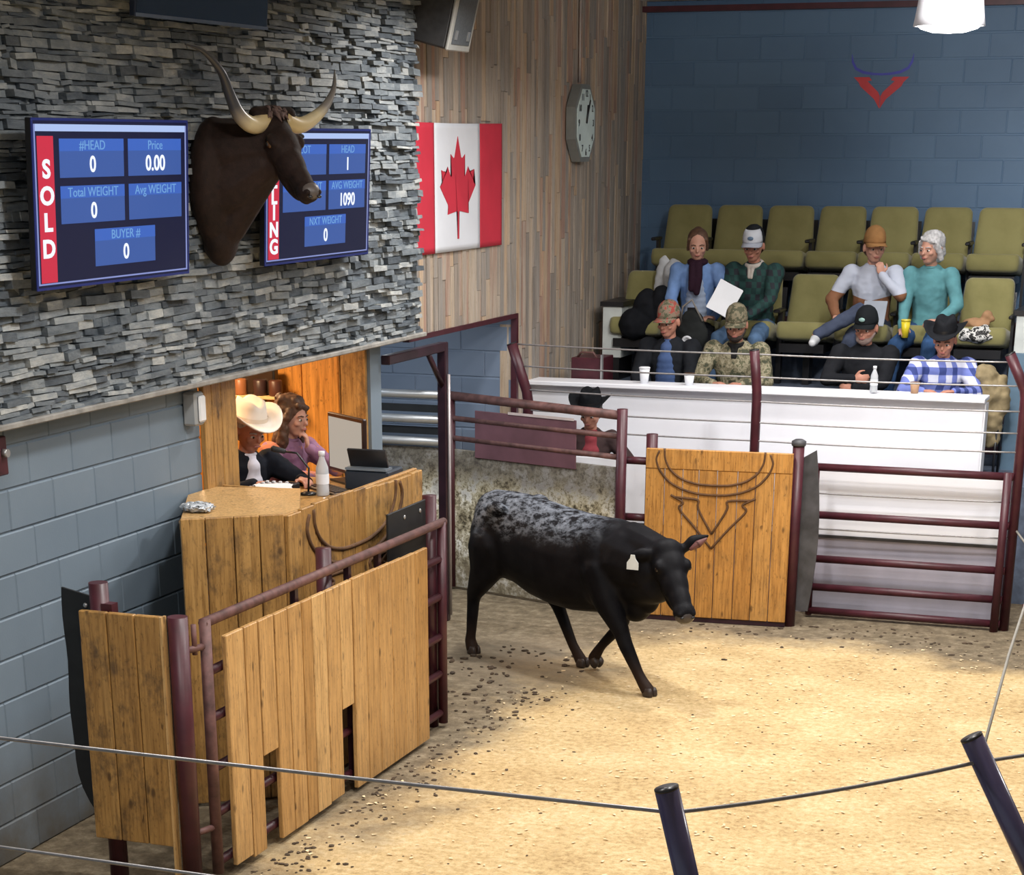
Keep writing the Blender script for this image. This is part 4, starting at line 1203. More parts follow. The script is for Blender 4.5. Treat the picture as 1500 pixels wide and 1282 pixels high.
# slack rope up to the far right post
bm = NB(); pts = [(-.56, 5.26, 2.06), (-.66, 6.7, 1.98), (-.84, 9.0, 1.66), (-1.02, 11.2, 1.32), (-1.22, 13.4, .98), (-1.38, 15.0, .78), (-1.50, 15.8, .70), (-1.60, 15.93, .78)]
tube(bm, pts, [.0042, .005, .006, .0065, .007, .008, .008, .008], 8); o = obj('slack_rope', bm, plain('pale_rope', (0.30, .285, .25), .7)); tagp(o, 'pale slack rope running from the near right post to the far right fence post', 'rope')

# ---------------------------------------------------------------- white counter and boards
def counter():
    root = empty('white_counter_wall', (-4, 16.9, 0), 'long white painted counter wall with a ledge in front of the front row', 'counter wall')
    bm = NB(); box(bm, -5.89, -2.04, 16.90, 17.0, 0, 1.615, bev=.003); obj('wall_board', bm, M_white, root, world=True)
    bm = NB(); box(bm, -5.90, -2.03, 16.80, 17.10, 1.615, 1.652, bev=.006); obj('ledge', bm, M_white, root, world=True)
    bm = NB(); box(bm, -2.045, -2.03, 16.9, 17.08, .5, 1.60); obj('end_board', bm, M_white, root, world=True)
    root = empty('low_white_boards', (-3, 16.1, 0), 'low white boards with pale sheet metal skirt behind the rail gate', 'panel')
    bm = NB(); box(bm, -5.5, -1.70, 16.10, 16.15, .63, 1.14, bev=.003); obj('white_board', bm, M_white, root, world=True)
    bm = NB(); box(bm, -5.5, -1.70, 16.10, 16.13, .0, .63); obj('metal_skirt', bm, M_lilac, root, world=True)
    bm = NB(); box(bm, -5.5, -1.70, 16.09, 16.15, .61, .632); obj('joint_strip', bm, M_rubbergray, root, world=True)
counter()

# ---------------------------------------------------------------- stands
def stands():
    bm = NB()
    box(bm, -5.89, 7, 17.0, 18.1, 0, .95); box(bm, -5.89, 7, 18.1, 19.12, 0, 1.50); box(bm, -5.89, 7, 19.12, 20.14, 0, 2.05)
    struct('floor_stands', bm, M_carpet)
    bm = NB(); box(bm, -5.89, 7, 18.07, 18.10, 1.30, 1.505); box(bm, -5.89, 7, 18.05, 18.07, 1.05, 1.12); box(bm, -5.89, 7, 19.09, 19.12, 1.86, 2.055)
    struct('trim_6', bm, M_riser)
    bm = NB(); box(bm, -1.99, -1.35, 17.9, 18.0, .3, 1.9); struct('wall_aisle', bm, plain('blue_aisle_paint', (0.11, 0.19, 0.27), .6))
    for x0, x1, y, z1, l in ((-5.73, -5.55, 18.45, 2.18, 'white end panel with black top, left of the second seat row'), (-2.02, -1.75, 18.40, 2.20, 'white end panel with black top, right of the second seat row')):
        r = empty('row_end_panel', ((x0 + x1) / 2, y, 1.5), l, 'end panel')
        bm = NB(); box(bm, x0, x1, y, y + .45, 1.70, z1 - .03, bev=.004); obj('panel', bm, plain('pale_green_white', (0.60, .64, .62), .5), r, world=True)
        bm = NB(); box(bm, x0 - .02, x1 + .02, y - .02, y + .6, z1 - .03, z1 + .01); obj('top_cap', bm, M_black, r, world=True)
        bm = NB(); box(bm, x0 + .02, x1 - .02, y + .02, y + .43, 1.50, 1.70); obj('plinth', bm, M_black, r, world=True)
    r = empty('maroon_crate', (-5.5, 17.35, 1.65), 'dark red steel box with pale corner standing at the left end of the white ledge', 'box')
    bm = NB(); box(bm, -5.60, -5.33, 17.14, 17.5, .95, 1.82, bev=.006); obj('body', bm, M_maroon, r, world=True)
    bm = NB(); box(bm, -5.33, -5.315, 17.12, 17.16, 1.6, 1.85); obj('corner_strip', bm, M_bolt, r, world=True)
    bm = NB(); tube(bm, [(-5.56, 17.2, 1.82), (-5.53, 17.2, 1.86), (-5.42, 17.2, 1.86), (-5.39, 17.2, 1.82)], .01, 8); obj('handle', bm, M_dirtyrail, r, True, True)
stands()

M_olive = None
def olive():
    m, nt, b = new_mat('olive_seat_fabric')
    vec = coords(nt); n = noise_n(nt, vec, 5, 5); n2 = noise_n(nt, vec, 140, 2)
    oi = nt.nodes.new('ShaderNodeObjectInfo')
    f = mth(nt, 'ADD', mth(nt, 'MULTIPLY', n, .7), mth(nt, 'MULTIPLY', oi.outputs['Random'], .3))
    r = ramp(nt, [(.3, (0.185, 0.170, 0.060)), (.7, (0.265, 0.245, 0.098))]); nt.links.new(f, r.inputs[0])
    nt.links.new(r.outputs[0], b.inputs['Base Color']); b.inputs['Roughness'].default_value = .9; b.inputs['Sheen Weight'].default_value = .25
    bump(nt, b, n2, .3, .003); return m
M_olive = olive()

def cushion(w0, w1, h, t, r=0.06):
    """rounded trapezoid cushion in XZ, thickness along Y (front at -t/2)"""
    pts = []
    def corner(cx, cz, a0):
        for k in range(5):
            a = a0 + PI / 2 * k / 4; pts.append((cx + r * math.cos(a), cz + r * math.sin(a)))
    corner(w1 / 2 - r, h - r, 0); corner(-w1 / 2 + r, h - r, PI / 2); corner(-w0 / 2 + r, r, PI); corner(w0 / 2 - r, r, 3 * PI / 2)
    rings = []
    for y, s in ((t / 2, .90), (t / 2 - .012, .97), (0, 1.0), (-t / 2 + .02, .97), (-t / 2 + .004, .90), (-t / 2 - .004, .70), (-t / 2 - .008, .3)):
        rings.append([((x) * s, y, h / 2 + (z - h / 2) * s) for x, z in pts])
    bm = NB(); loft(bm, rings); return bm

def make_seat():
    root = empty('theatre_seat', (0, 0, 0), 'olive', 'seat')
    b = cushion(.475, .43, .52, .085); b.transform(Matrix.Translation((0, .20, .43)) @ Matrix.Rotation(math.radians(-13), 4, 'X')); obj('backrest', b, M_olive, root, True)
    p = cushion(.485, .475, .44, .15, .05); p.transform(Matrix.Translation((0, .20, .425)) @ Matrix.Rotation(math.radians(90 - 9), 4, 'X')); obj('seat', p, M_olive, root, True)
    bm = NB(); box(bm, -.21, .21, .25, .27, .46, .90, Matrix.Translation((0, .03, 0)) @ Matrix.Rotation(math.radians(-13), 4, 'X') @ Matrix.Translation((0, .07, 0)))
    obj('back_shell', bm, M_black, root)
    bm = NB(); box(bm, -.20, .20, -.2, .22, .30, .375); box(bm, -.03, .03, .05, .2, 0, .34); obj('pedestal', bm, M_black, root)
    for s in (-1, 1):
        bm = NB(); box(bm, s * .249 - .02, s * .249 + .02, -.10, .16, .625, .655, bev=.008); box(bm, s * .249 - .012, s * .249 + .012, .06, .14, .0, .63)
        obj('armrest', bm, M_black, root)
    return root
seat0 = make_seat(); used_seat = [False]
def put_seat(x, y, z, label, group):
    o = seat0 if not used_seat[0] else copy_tree(seat0); used_seat[0] = True
    o.location = (x, y, z); tagp(o, label, 'seat', group); return o
lc = ['empty olive seat at the left end of the back row', 'empty olive seat second from the left in the back row', 'empty olive seat third from the left in the back row', 'empty olive seat fourth from the left in the back row', 'empty olive seat in the back row behind the man in the tan cap', 'empty olive seat in the back row behind the woman in teal', 'empty olive seat of the back row nearest the right edge']
for x, l in zip((-5.31, -4.82, -4.33, -3.84, -3.36, -2.87, -2.38), lc): put_seat(x, 19.55, 2.05, l, 'olive seats of the back row')
lb = ['olive seat at the left end of the second row with a coat over it', 'olive seat under the woman in the blue top', 'olive seat under the man in the dark green jacket', 'empty olive seat between the two couples in the second row', 'olive seat under the man in the tan cap', 'olive seat under the woman in teal', 'olive seat right of the woman in teal, holding a patterned bag']
for x, l in zip((-5.42, -4.91, -4.39, -3.87, -3.35, -2.84, -2.33), lb): put_seat(x, 18.62, 1.50, l, 'olive seats of the second row')
bm = NB(); box(bm, -5.2, -4.05, 17.42, 17.78, 1.33, 1.38); box(bm, -5.1, -5.0, 17.5, 17.7, .95, 1.33); box(bm, -4.25, -4.15, 17.5, 17.7, .95, 1.33)
o = obj('front_bench', bm, M_black); tagp(o, 'dark bench under the two front row men on the left, behind the ledge', 'bench')
bm = NB(); box(bm, -3.5, -2.2, 17.42, 17.78, 1.28, 1.33); box(bm, -3.4, -3.3, 17.5, 17.7, .95, 1.28); box(bm, -2.4, -2.3, 17.5, 17.7, .95, 1.28)
o = obj('front_bench', bm, M_black); tagp(o, 'dark bench under the two front row men on the right, behind the ledge', 'bench')

def cup(loc, label, h, r, mat, mat2, group='cups of the front row'):
    root = empty('paper_cup', loc, label, 'cup', group)
    bm = NB(); lathe(bm, [(r * .72, 0), (r, h * .93), (r * .94, h * .93), (r * .66, .01)], seg=20); obj('cup_body', bm, mat, root, True)
    bm = NB(); lathe(bm, [(r * 1.06, h * .9), (r * 1.06, h * .97), (r * .85, h), (.001, h)], seg=20); obj('lid', bm, mat2, root, True)
cup((-4.88, 16.93, 1.652), 'white lidded paper cup on the ledge before the man in the open dark jacket', .135, .045, M_paper, M_paper)
cup((-4.49, 16.93, 1.652), 'short white paper cup on the ledge left of the man in camouflage', .10, .045, M_paper, plain('coffee', (.08, .04, .02), .3))
# ---------------------------------------------------------------- people
SK = plain('skin_light', (0.50, 0.27, 0.20), 0.55, 0, .06, 14, spec=.3)
SK2 = plain('skin_ruddy', (0.46, 0.215, 0.15), 0.55, 0, .08, 14, spec=.3)
M_eye = plain('eye_white', (.6, .58, .55), .2); M_iris = plain('iris_dark', (.03, .02, .015), .15); M_lip = plain('lips', (.36, .12, .10), .5)

def cloth(name, c, var=.18, vs=9, rough=.85):
    return plain(name, c, rough, 0, var, vs, .35, 26, spec=.12)

def pattern(name, cols, scale, kind='camo'):
    m, nt, b = new_mat(name); vec = coords(nt)
    b.inputs['Roughness'].default_value = .85
    if kind == 'camo':
        n = noise_n(nt, vec, scale, 4, .65)
        k = len(cols); r = ramp(nt, [(.34 + .3 * i / (k - 1), c) for i, c in enumerate(cols)], 'CONSTANT'); nt.links.new(n, r.inputs[0]); nt.links.new(r.outputs[0], b.inputs['Base Color'])
    else:
        s = nt.nodes.new('ShaderNodeSeparateXYZ'); nt.links.new(vec, s.inputs[0])
        fx = mth(nt, 'SINE', mth(nt, 'MULTIPLY', mth(nt, 'ADD', s.outputs[0], s.outputs[1]), scale)); fz = mth(nt, 'SINE', mth(nt, 'MULTIPLY', s.outputs[2], scale))
        a = mth(nt, 'GREATER_THAN', fx, 0.0); c = mth(nt, 'GREATER_THAN', fz, 0.0)
        col = mixc(nt, a, cols[0], cols[1]); col2 = mixc(nt, a, cols[1], cols[2]); nt.links.new(mixc(nt, c, col, col2), b.inputs['Base Color'])
    bump(nt, b, noise_n(nt, vec, 25, 3), .3, .004)
    return m

def ik(S, W, a, b, pole):
    S, W, pole = V(S), V(W), V(pole)
    d = W - S; L = min(d.length, (a + b) * .998); dn = d.normalized(); W2 = S + dn * L
    x = (a * a - b * b + L * L) / (2 * L); h = math.sqrt(max(a * a - x * x, 0))
    p = pole - dn * pole.dot(dn)
    if p.length < 1e-5: p = dn.orthogonal()
    return S + dn * x + p.normalized() * h, W2

def hand(bm, W, d, nrm, side, curl=.6, s=1.0):
    """W wrist, d pointing direction, nrm palm-facing direction, side=+1 thumb to +t"""
    d = V(d).normalized(); nrm = V(nrm); nrm = (nrm - d * nrm.dot(d)).normalized(); t = d.cross(nrm) * side
    M = Matrix((t, d, nrm)).transposed()
    ell(bm, V(W) + d * .045 * s, (.040 * s, .052 * s, .016 * s), M, 2)
    lens = (.070, .078, .072, .056)
    for i in range(4):
        b0 = V(W) + d * (.082 - .004 * abs(i - 1.2)) * s + t * (.029 - .0195 * i) * s
        L = lens[i] * s; p = b0; dd = d.copy(); pts = [p]
        for k, f in enumerate((.45, .32, .23)):
            ang = curl * (.7 + .25 * k)
            dd = (Matrix.Rotation(ang * (1 if True else -1), 3, d.cross(nrm).normalized() * 1)) @ dd
            p = p + dd * L * f; pts.append(p)
        chain(bm, pts, [.0095 * s, .0088 * s, .0080 * s, .0068 * s], 1)
    b0 = V(W) + d * .022 * s + t * .030 * s; p1 = b0 + (t * .8 + d * .6).normalized() * .034 * s; p2 = p1 + (d * .9 + t * .25 + nrm * .45).normalized() * .028 * s; p3 = p2 + (d * .9 + nrm * .4).normalized() * .02 * s
    chain(bm, [b0, p1, p2, p3], [.013 * s, .011 * s, .0095 * s, .0075 * s], 1)

def cowboy_hat(root, Hc, M, mat, s=1.12, name='cowboy_hat', bandmat=None):
    rings = []; n = 36
    prof = [(.075, .088, .004), (.086, .10, .0), (.12, .135, -.002), (.150, .170, .004), (.158, .182, .012), (.152, .176, .016), (.12, .135, .008), (.088, .102, .010), (.084, .099, .03), (.078, .094, .075), (.068, .085, .105), (.045, .06, .113), (.015, .02, .105)]
    for i, (a, b, z) in enumerate(prof):
        ring = []
        for k in range(n):
            th = 2 * PI * k / n; x = a * math.cos(th); y = b * math.sin(th); zz = z
            if 2 <= i <= 6: zz += .060 * (abs(x) / .155) ** 2.2 - .018 * (abs(y) / .18) ** 2
            if i >= 9: zz += -.028 * math.exp(-(x / .028) ** 2) * (1 if y < .09 else .5) + .012 * (abs(y) / .09) * (1 if y > 0 else .6)
            if i in (9, 10, 11): x *= 1 - .16 * max(0, -y / .1)
            ring.append(Hc + M @ (V((x, y, zz)) * s))
        rings.append(ring)
    bm = NB(); loft(bm, rings); h = obj(name, bm, mat, root, True)
    bm = NB(); ring = []
    for z, e in ((.012, .003), (.034, .004)):
        ring.append([Hc + M @ (V(((.0875 + e * .4 - (z * .09)) * math.cos(2 * PI * k / n), (.1015 + e * .4 - z * .09) * math.sin(2 * PI * k / n), z)) * s) for k in range(n)])
    loft(bm, ring, caps=False); obj('hat_band', bm, bandmat or M_black, h, True)
    return h

def ball_cap(root, Hc, M, mat, front=None, bill=None, badge=None):
    n = 28
    prof = [(1.0, 0), (1.0, .018), (.97, .045), (.88, .075), (.70, .10), (.42, .118), (.12, .126)]
    rings = [[Hc + M @ (1.13 * V((.084 * f * math.cos(2 * PI * k / n), .104 * f * math.sin(2 * PI * k / n) + .004, z))) for k in range(n)] for f, z in prof]
    bm = NB(); loft(bm, rings); c = obj('ball_cap', bm, mat, root, True)
    bm = NB(); top = []; bot = []
    for k in range(13):
        a = -PI + PI * k / 12 
        x = .074 * math.cos(a); y = -.085 + .085 * math.sin(a)
        inner = V((.078 * math.cos(a), .096 * math.sin(a) * .9, .008))
        outer = V((.080 * math.cos(a), -.06 + .115 * math.sin(a), .004 - .022 * (abs(math.cos(a))) ** 2 - .004))
        top.append((inner, outer))
    top = [(i * 1.13, o * 1.13) for i, o in top]
    vi = [bm.verts.new(Hc + M @ i) for i, o in top]; vo = [bm.verts.new(Hc + M @ o) for i, o in top]
    vi2 = [bm.verts.new(Hc + M @ (i - V((0, 0, .005)))) for i, o in top]; vo2 = [bm.verts.new(Hc + M @ (o - V((0, 0, .005)))) for i, o in top]
    for k in range(12):
        bm.faces.new((vi[k], vi[k + 1], vo[k + 1], vo[k])); bm.faces.new((vi2[k], vo2[k], vo2[k + 1], vi2[k + 1])); bm.faces.new((vo[k], vo[k + 1], vo2[k + 1], vo2[k]))
    bm.faces.new((vi[0], vo[0], vo2[0], vi2[0])); bm.faces.new((vi[12], vi2[12], vo2[12], vo[12]))
    obj('cap_bill', bm, bill or mat, c, True)
    if front:
        rings = [[Hc + M @ (1.13 * V((.086 * f * math.cos(a), .106 * f * math.sin(a) + .004, z))) for a in [-PI * .88 + PI * .76 * k / 12 for k in range(13)]] for f, z in ((1.01, .004), (1.01, .02), (.985, .046), (.895, .077), (.72, .101))]
        bm = NB(); R = [[bm.verts.new(p) for p in r] for r in rings]
        for A, B in zip(R[:-1], R[1:]):
            for k in range(12): bm.faces.new((A[k], A[k + 1], B[k + 1], B[k]))
        o = obj('front_panel', bm, front, c, True); sm = o.modifiers.new('t', 'SOLIDIFY'); sm.thickness = .002
    if badge:
        bm = NB(); ell(bm, Hc + M @ V((0, -.116, .050)), (.028, .008, .018), M, 2); obj('badge', bm, badge, c, True)
    return c

def person(name_label, loc, rz=0, lean=8, head_yaw=0, head_pitch=8, skin=None, top=None, top_name='jacket', pants=None,
           shoes=None, LH=(.20, -.38, .22), RH=(-.20, -.38, .22), Ld=None, Rd=None, palmL=(0, 0, -1), palmR=(0, 0, -1), curl=.7,
           foot_L=(.12, -.48, -.43), foot_R=(-.12, -.48, -.43), legs=True, hair=None, hair_len=0, hat=None, hatm=None, hatkw=None,
           inner=None, scarf=None, hood=None, s=1.0, bulk=1.0, sleeve=1.0, elbL=(1, .3, -.6), elbR=(-1, .3, -.6), vox=.0065, extra=None, standing=False, beard=None, beltz=0, short_hair=True, hand_skin=None):
    root = empty('person', loc, name_label, 'person', None, rz)
    skin = skin or SK
    hip = V((0, 0, .10)); ln = math.radians(lean); up = V((0, -math.sin(ln), math.cos(ln)))
    N = hip + up * .50; ch = hip + up * .32
    f = V((0, -math.cos(ln), -math.sin(ln)))
    shL = N + V((.175 * bulk, 0, 0)) - up * .045; shR = N + V((-.175 * bulk, 0, 0)) - up * .045
    eL, wL = ik(shL, LH, .28, .25, elbL); eR, wR = ik(shR, RH, .28, .25, elbR)
    hipL = V((.09, 0, .09)); hipR = V((-.09, 0, .09))
    if legs:
        kL, aL = ik(hipL, foot_L, .43, .43, (.15, -1, 1) if not standing else (.1, -1, 0)); kR, aR = ik(hipR, foot_R, .43, .43, (-.15, -1, 1) if not standing else (-.1, -1, 0))
    HM = Euler((math.radians(head_pitch), 0, math.radians(head_yaw))).to_matrix()   # head: +pitch looks down
    HM = Matrix.Rotation(math.radians(head_yaw), 3, 'Z') @ Matrix.Rotation(math.radians(head_pitch), 3, 'X')
    Nk = N + up * .06 + V((0, -.01, 0))
    Hc = N + V((0, -.035 - .05 * math.sin(math.radians(head_pitch)), .170))
    HS = 1.13
    def h(x, y, z): return Hc + HM @ (V((x, y, z)) * HS)
    # --- one continuous body
    B = NB()
    ell(B, hip + V((0, 0, .02)), (.15, .11, .10), None, 3); cap(B, hip + up * .05, .095, ch, .10); cap(B, ch, .10, N - up * .08, .085)
    cap(B, shL, .05, shR, .05)
    cap(B, N - up * .03, .058, Hc + V((0, .01, -.05)), .052)
    for S, E, W in ((shL, eL, wL), (shR, eR, wR)):
        cap(B, S, .050, E, .037); cap(B, E, .037, W, .024)
    dL = V(Ld) if Ld else (wL - eL); dR = V(Rd) if Rd else (wR - eR)
    hand(B, wL, dL, palmL, -1, curl); hand(B, wR, dR, palmR, 1, curl)
    if legs:
        for Hh, K, A in ((hipL, kL, aL), (hipR, kR, aR)):
            cap(B, Hh, .080, K, .052); cap(B, K, .052, A, .034); cap(B, A + V((0, .02, -.03)), .032, A + V((0, -.15, -.045)), .026)
    # head
    ell(B, h(0, .012, .035), (.076 * HS, .095 * HS, .088 * HS), HM, 3)
    ell(B, h(0, -.018, -.012), (.066 * HS, .078 * HS, .092 * HS), HM, 3)
    ell(B, h(0, -.040, -.072), (.043 * HS, .045 * HS, .036 * HS), HM, 2)
    ell(B, h(0, -.076, .018), (.058 * HS, .018 * HS, .012 * HS), HM, 2)      # brow
    cap(B, h(0, -.088, .008), .008, h(0, -.108, -.022), .013, 2)  # nose
    for sx in (-1, 1):
        ell(B, h(sx * .040, -.068, -.022), (.022 * HS, .020 * HS, .018 * HS), HM, 2)   # cheek
        ell(B, h(sx * .078, .012, -.005), (.010 * HS, .020 * HS, .032 * HS), HM, 2)    # ear
    ell(B, h(0, -.088, -.050), (.024 * HS, .010 * HS, .012 * HS), HM, 2)
    me = voxel(B, vox, 3, .5); body = obj('body', me, skin, root)
    # face
    for sx in (-1, 1):
        bm = NB(); ell(bm, h(sx * .031, -.0835, .000), (.0145 * HS, .009 * HS, .0075 * HS), HM, 2); e = obj('eye', bm, M_eye, root, True)
        bm = NB(); ell(bm, h(sx * .031, -.0905, .000), (.0075 * HS, .0045 * HS, .0070 * HS), HM, 2); obj('iris', bm, M_iris, e, True)
    for sx in (-1, 1): 
        bm = NB(); tube(bm, [h(sx * .014, -.094, .020), h(sx * .032, -.092, .025), h(sx * .050, -.078, .019)], .0042, 6); obj('eyebrow', bm, hair or M_black, root, True)
    bm = NB(); ell(bm, h(0, -.098, -.054), (.023 * HS, .006 * HS, .0065 * HS), HM, 2); obj('lips', bm, M_lip, root, True)
    # --- hair
    if hair is not None:
        Bh = NB()
        if hair_len == 0:
            ell(Bh, h(0, .021, .051), (.083 * HS, .094 * HS, .080 * HS), HM, 3)
            ell(Bh, h(0, .050, -.010), (.078 * HS, .062 * HS, .070 * HS), HM, 3)
            if hat is None:
                ell(Bh, h(0, .075, .095), (.042 * HS, .040 * HS, .036 * HS), HM, 2)
                for sx in (-1, 1): cap(Bh, h(sx * .066, -.035, .055), .020, h(sx * .076, .0, -.03), .015)
        else:
            ell(Bh, h(0, .020, .046), (.092 * HS, .098 * HS, .094 * HS), HM, 3)
            ell(Bh, h(0, .045, -.02), (.088 * HS, .072 * HS, .095 * HS), HM, 3)
            for sx in (-1, 1):
                chain(Bh, [h(sx * .074, -.035, .050), h(sx * .088, -.012, -.02), h(sx * .086, .0, -.07 - hair_len * .3), h(sx * .075, .02, -.08 - hair_len)], [.026, .028, .028 + hair_len * .1, .020])
            if hair_len > .08:
                ell(Bh, h(0, .06, -.09 - hair_len * .4), (.085 * HS, .045 * HS, .09 + hair_len * .4 * HS), HM, 3)
            rnd = random.Random(len(name_label))
            for k in range(10 if hair_len > 0 else 0):
                a = rnd.uniform(0, 2 * PI); ell(Bh, h(.055 * math.cos(a), .025 + .06 * math.sin(a), .095 + rnd.uniform(-.02, .02)), (.030 * HS, .032 * HS, .026 * HS), HM, 2)
            cap(Bh, h(-.04, -.070, .085), .022, h(.06, -.060, .060), .020)
        hm_ = voxel(Bh, .008, 3, .5)
        if hair_len: crumple(hm_, [(24, 24, 24, .010), (60, 60, 60, .004)])
        obj('hair', hm_, hair, root)
    if beard is not None:
        Bh = NB(); ell(Bh, h(0, -.052, -.075), (.050 * HS, .046 * HS, .038 * HS), HM, 2)
        for sx in (-1, 1): cap(Bh, h(sx * .066, -.01, -.035), .014, h(sx * .040, -.06, -.072), .022)
        obj('beard', voxel(Bh, .008, 2), beard, root)
    if hat == 'cowboy': cowboy_hat(root, h(0, .004, .062), HM @ Matrix.Rotation(math.radians(-4), 3, 'X'), hatm, **(hatkw or {}))
    if hat == 'cap': ball_cap(root, h(0, 0, .040), HM, hatm, **(hatkw or {}))
    # --- top
    if top is not None:
        T = NB(); g = .020; bk = bulk
        ell(T, hip + up * .02, (.165 * bk, .125 * bk, .11)); 
        rr = [(.02, .160, .118), (.14, .155, .120), (.26, .165, .122), (.36, .178, .122), (.44, .165, .105), (.485, .10, .080)]
        for i in range(len(rr) - 1):
            a, b = rr[i], rr[i + 1]
            for t in (0, .25, .5, .75):
                q = a[0] * (1 - t) + b[0] * t; w = a[1] * (1 - t) + b[1] * t; d = a[2] * (1 - t) + b[2] * t
                ell(T, hip + up * q, (w * bk, d * bk, .085), Matrix.Rotation(ln, 3, 'X'), 2)
        for S, E, W in ((shL, eL, wL), (shR, eR, wR)):
            cap(T, S, .078 * bk, S.lerp(E, .5), .064 * bk)
            cap(T, S.lerp(E, .5), .064 * bk, E, .056)
            if sleeve >= 1: cap(T, E, .056, E.lerp(W, .94), .040)
            else: cap(T, E, .056, E.lerp(W, sleeve), .050)
        ell(T, N + up * .005, (.078, .075, .030), None, 3)
        rnd = random.Random(len(name_label) * 3)
        me = voxel(T, .010, 9, .6)
        crumple(me, [(11, 11, 16, .008), (28, 28, 34, .003)])      # folds
        tp = obj(top_name, me, top, root)
        if inner is not None:
            I = NB()
            for q, w in ((.02, .085), (.07, .085), (.12, .082), (.17, .080), (.22, .076), (.27, .072), (.32, .066), (.37, .060), (.42, .052), (.46, .045)):
                d = .122 if q < .4 else .102
                ell(I, hip + up * q + f * (d * bk - .040), (w * 1.35, .062, .06), Matrix.Rotation(ln, 3, 'X'), 2)
            ell(I, N + f * .035 + up * .01, (.055, .050, .035), None, 2)
            obj('shirt_front', voxel(I, .010, 4), inner, root)
        if hood is not None:
            I = NB()
            pts = [N + V((.065 * math.cos(a), -.01 + .075 * math.sin(a), .022 + .022 * math.sin(a))) for a in [2 * PI * k / 10 for k in range(10)]]
            chain(I, pts + [pts[0]], [.024] * 11, 1)
            cap(I, N + V((.02, -.085, .0)), .016, N + V((.015, -.105, -.09)), .014)
            cap(I, N + V((-.02, -.085, .0)), .016, N + V((-.01, -.105, -.09)), .014)
            obj('hood_collar', voxel(I, .008, 3), hood, root)
        else:
            I = NB(); pts = [N + V((.058 * math.cos(a), -.008 + .062 * math.sin(a), .020)) for a in [2 * PI * k / 10 for k in range(10)]]
            chain(I, pts + [pts[0]], [.013] * 11, 1); obj('collar', voxel(I, .007, 2), top if inner is None else inner, root)
    if scarf is not None:
        I = NB(); pts = [N + V((.066 * math.cos(a), -.012 + .075 * math.sin(a), .030)) for a in [2 * PI * k / 10 for k in range(10)]]
        chain(I, pts + [pts[0]], [.034] * 11, 1)
        chain(I, [N + V((.02, -.10, .01)), N + V((.03, -.15, -.10)), N + V((.02, -.155, -.22))], [.040, .040, .030]); chain(I, [N + V((-.03, -.10, .0)), N + V((-.02, -.15, -.10)), N + V((-.03, -.155, -.19))], [.036, .040, .028])
        obj('scarf', voxel(I, .009, 3), scarf, root)
    if legs and pants is not None:
        T = NB(); ell(T, hip, (.17, .125, .105))
        for Hh, K, A in ((hipL, kL, aL), (hipR, kR, aR)):
            cap(T, Hh, .098, K, .070); cap(T, K, .070, A + (K - A) * .06, .052)
        me = voxel(T, .011, 4, .5)
        crumple(me, [(16, 16, 22, .008)])
        obj('trousers', me, pants, root)
        for A in (aL, aR):
            T = NB(); cap(T, A + V((0, .02, -.025)), .046, A + V((0, -.06, -.035)), .042); cap(T, A + V((0, -.06, -.038)), .042, A + V((0, -.165, -.045)), .034)
            obj('shoe', voxel(T, .008, 3), shoes or M_black, root)
    root['_i'] = 0; del root['_i']
    return root, dict(wL=wL, wR=wR, N=N, Hc=Hc, h=h, HM=HM, up=up, f=f, hip=hip)

JEAN = cloth('denim_blue', (0.085, 0.15, 0.26), .3, 12); JEAN2 = cloth('denim_deep', (0.03, 0.07, 0.16), .3, 12); GREYP = cloth('dark_grey_trousers', (0.055, 0.06, 0.075))
BLACKC = cloth('black_cloth', (0.010, 0.011, 0.014)); 
BROWNH = plain('brown_hair', (0.085, 0.042, 0.024), .6, 0, .4, 40); DARKH = plain('dark_hair', (0.025, 0.016, 0.012), .6, 0, .4, 40); GREYH = plain('silver_hair', (0.42, 0.42, 0.43), .6, 0, .35, 40)

B_Y, B_Z = 18.60, 1.50 + .42
A_Y, A_Z = 17.62, 1.335
def hoodie():
    m, nt, b = new_mat('pale_and_brown_hoodie'); vec = coords(nt); s = nt.nodes.new('ShaderNodeSeparateXYZ'); nt.links.new(vec, s.inputs[0])
    f = mth(nt, 'ADD', s.outputs[2], mth(nt, 'MULTIPLY', mth(nt, 'ABSOLUTE', s.outputs[0], None), -.25))
    r = ramp(nt, [(0.0, (.05, .055, .09)), (.12, (.22, .095, .045)), (.33, (.46, .50, .60))], 'CONSTANT'); nt.links.new(f, r.inputs[0]); nt.links.new(r.outputs[0], b.inputs['Base Color'])
    b.inputs['Roughness'].default_value = .85; bump(nt, b, noise_n(nt, vec, 25, 3), .3, .004); return m
HOODIE = hoodie()
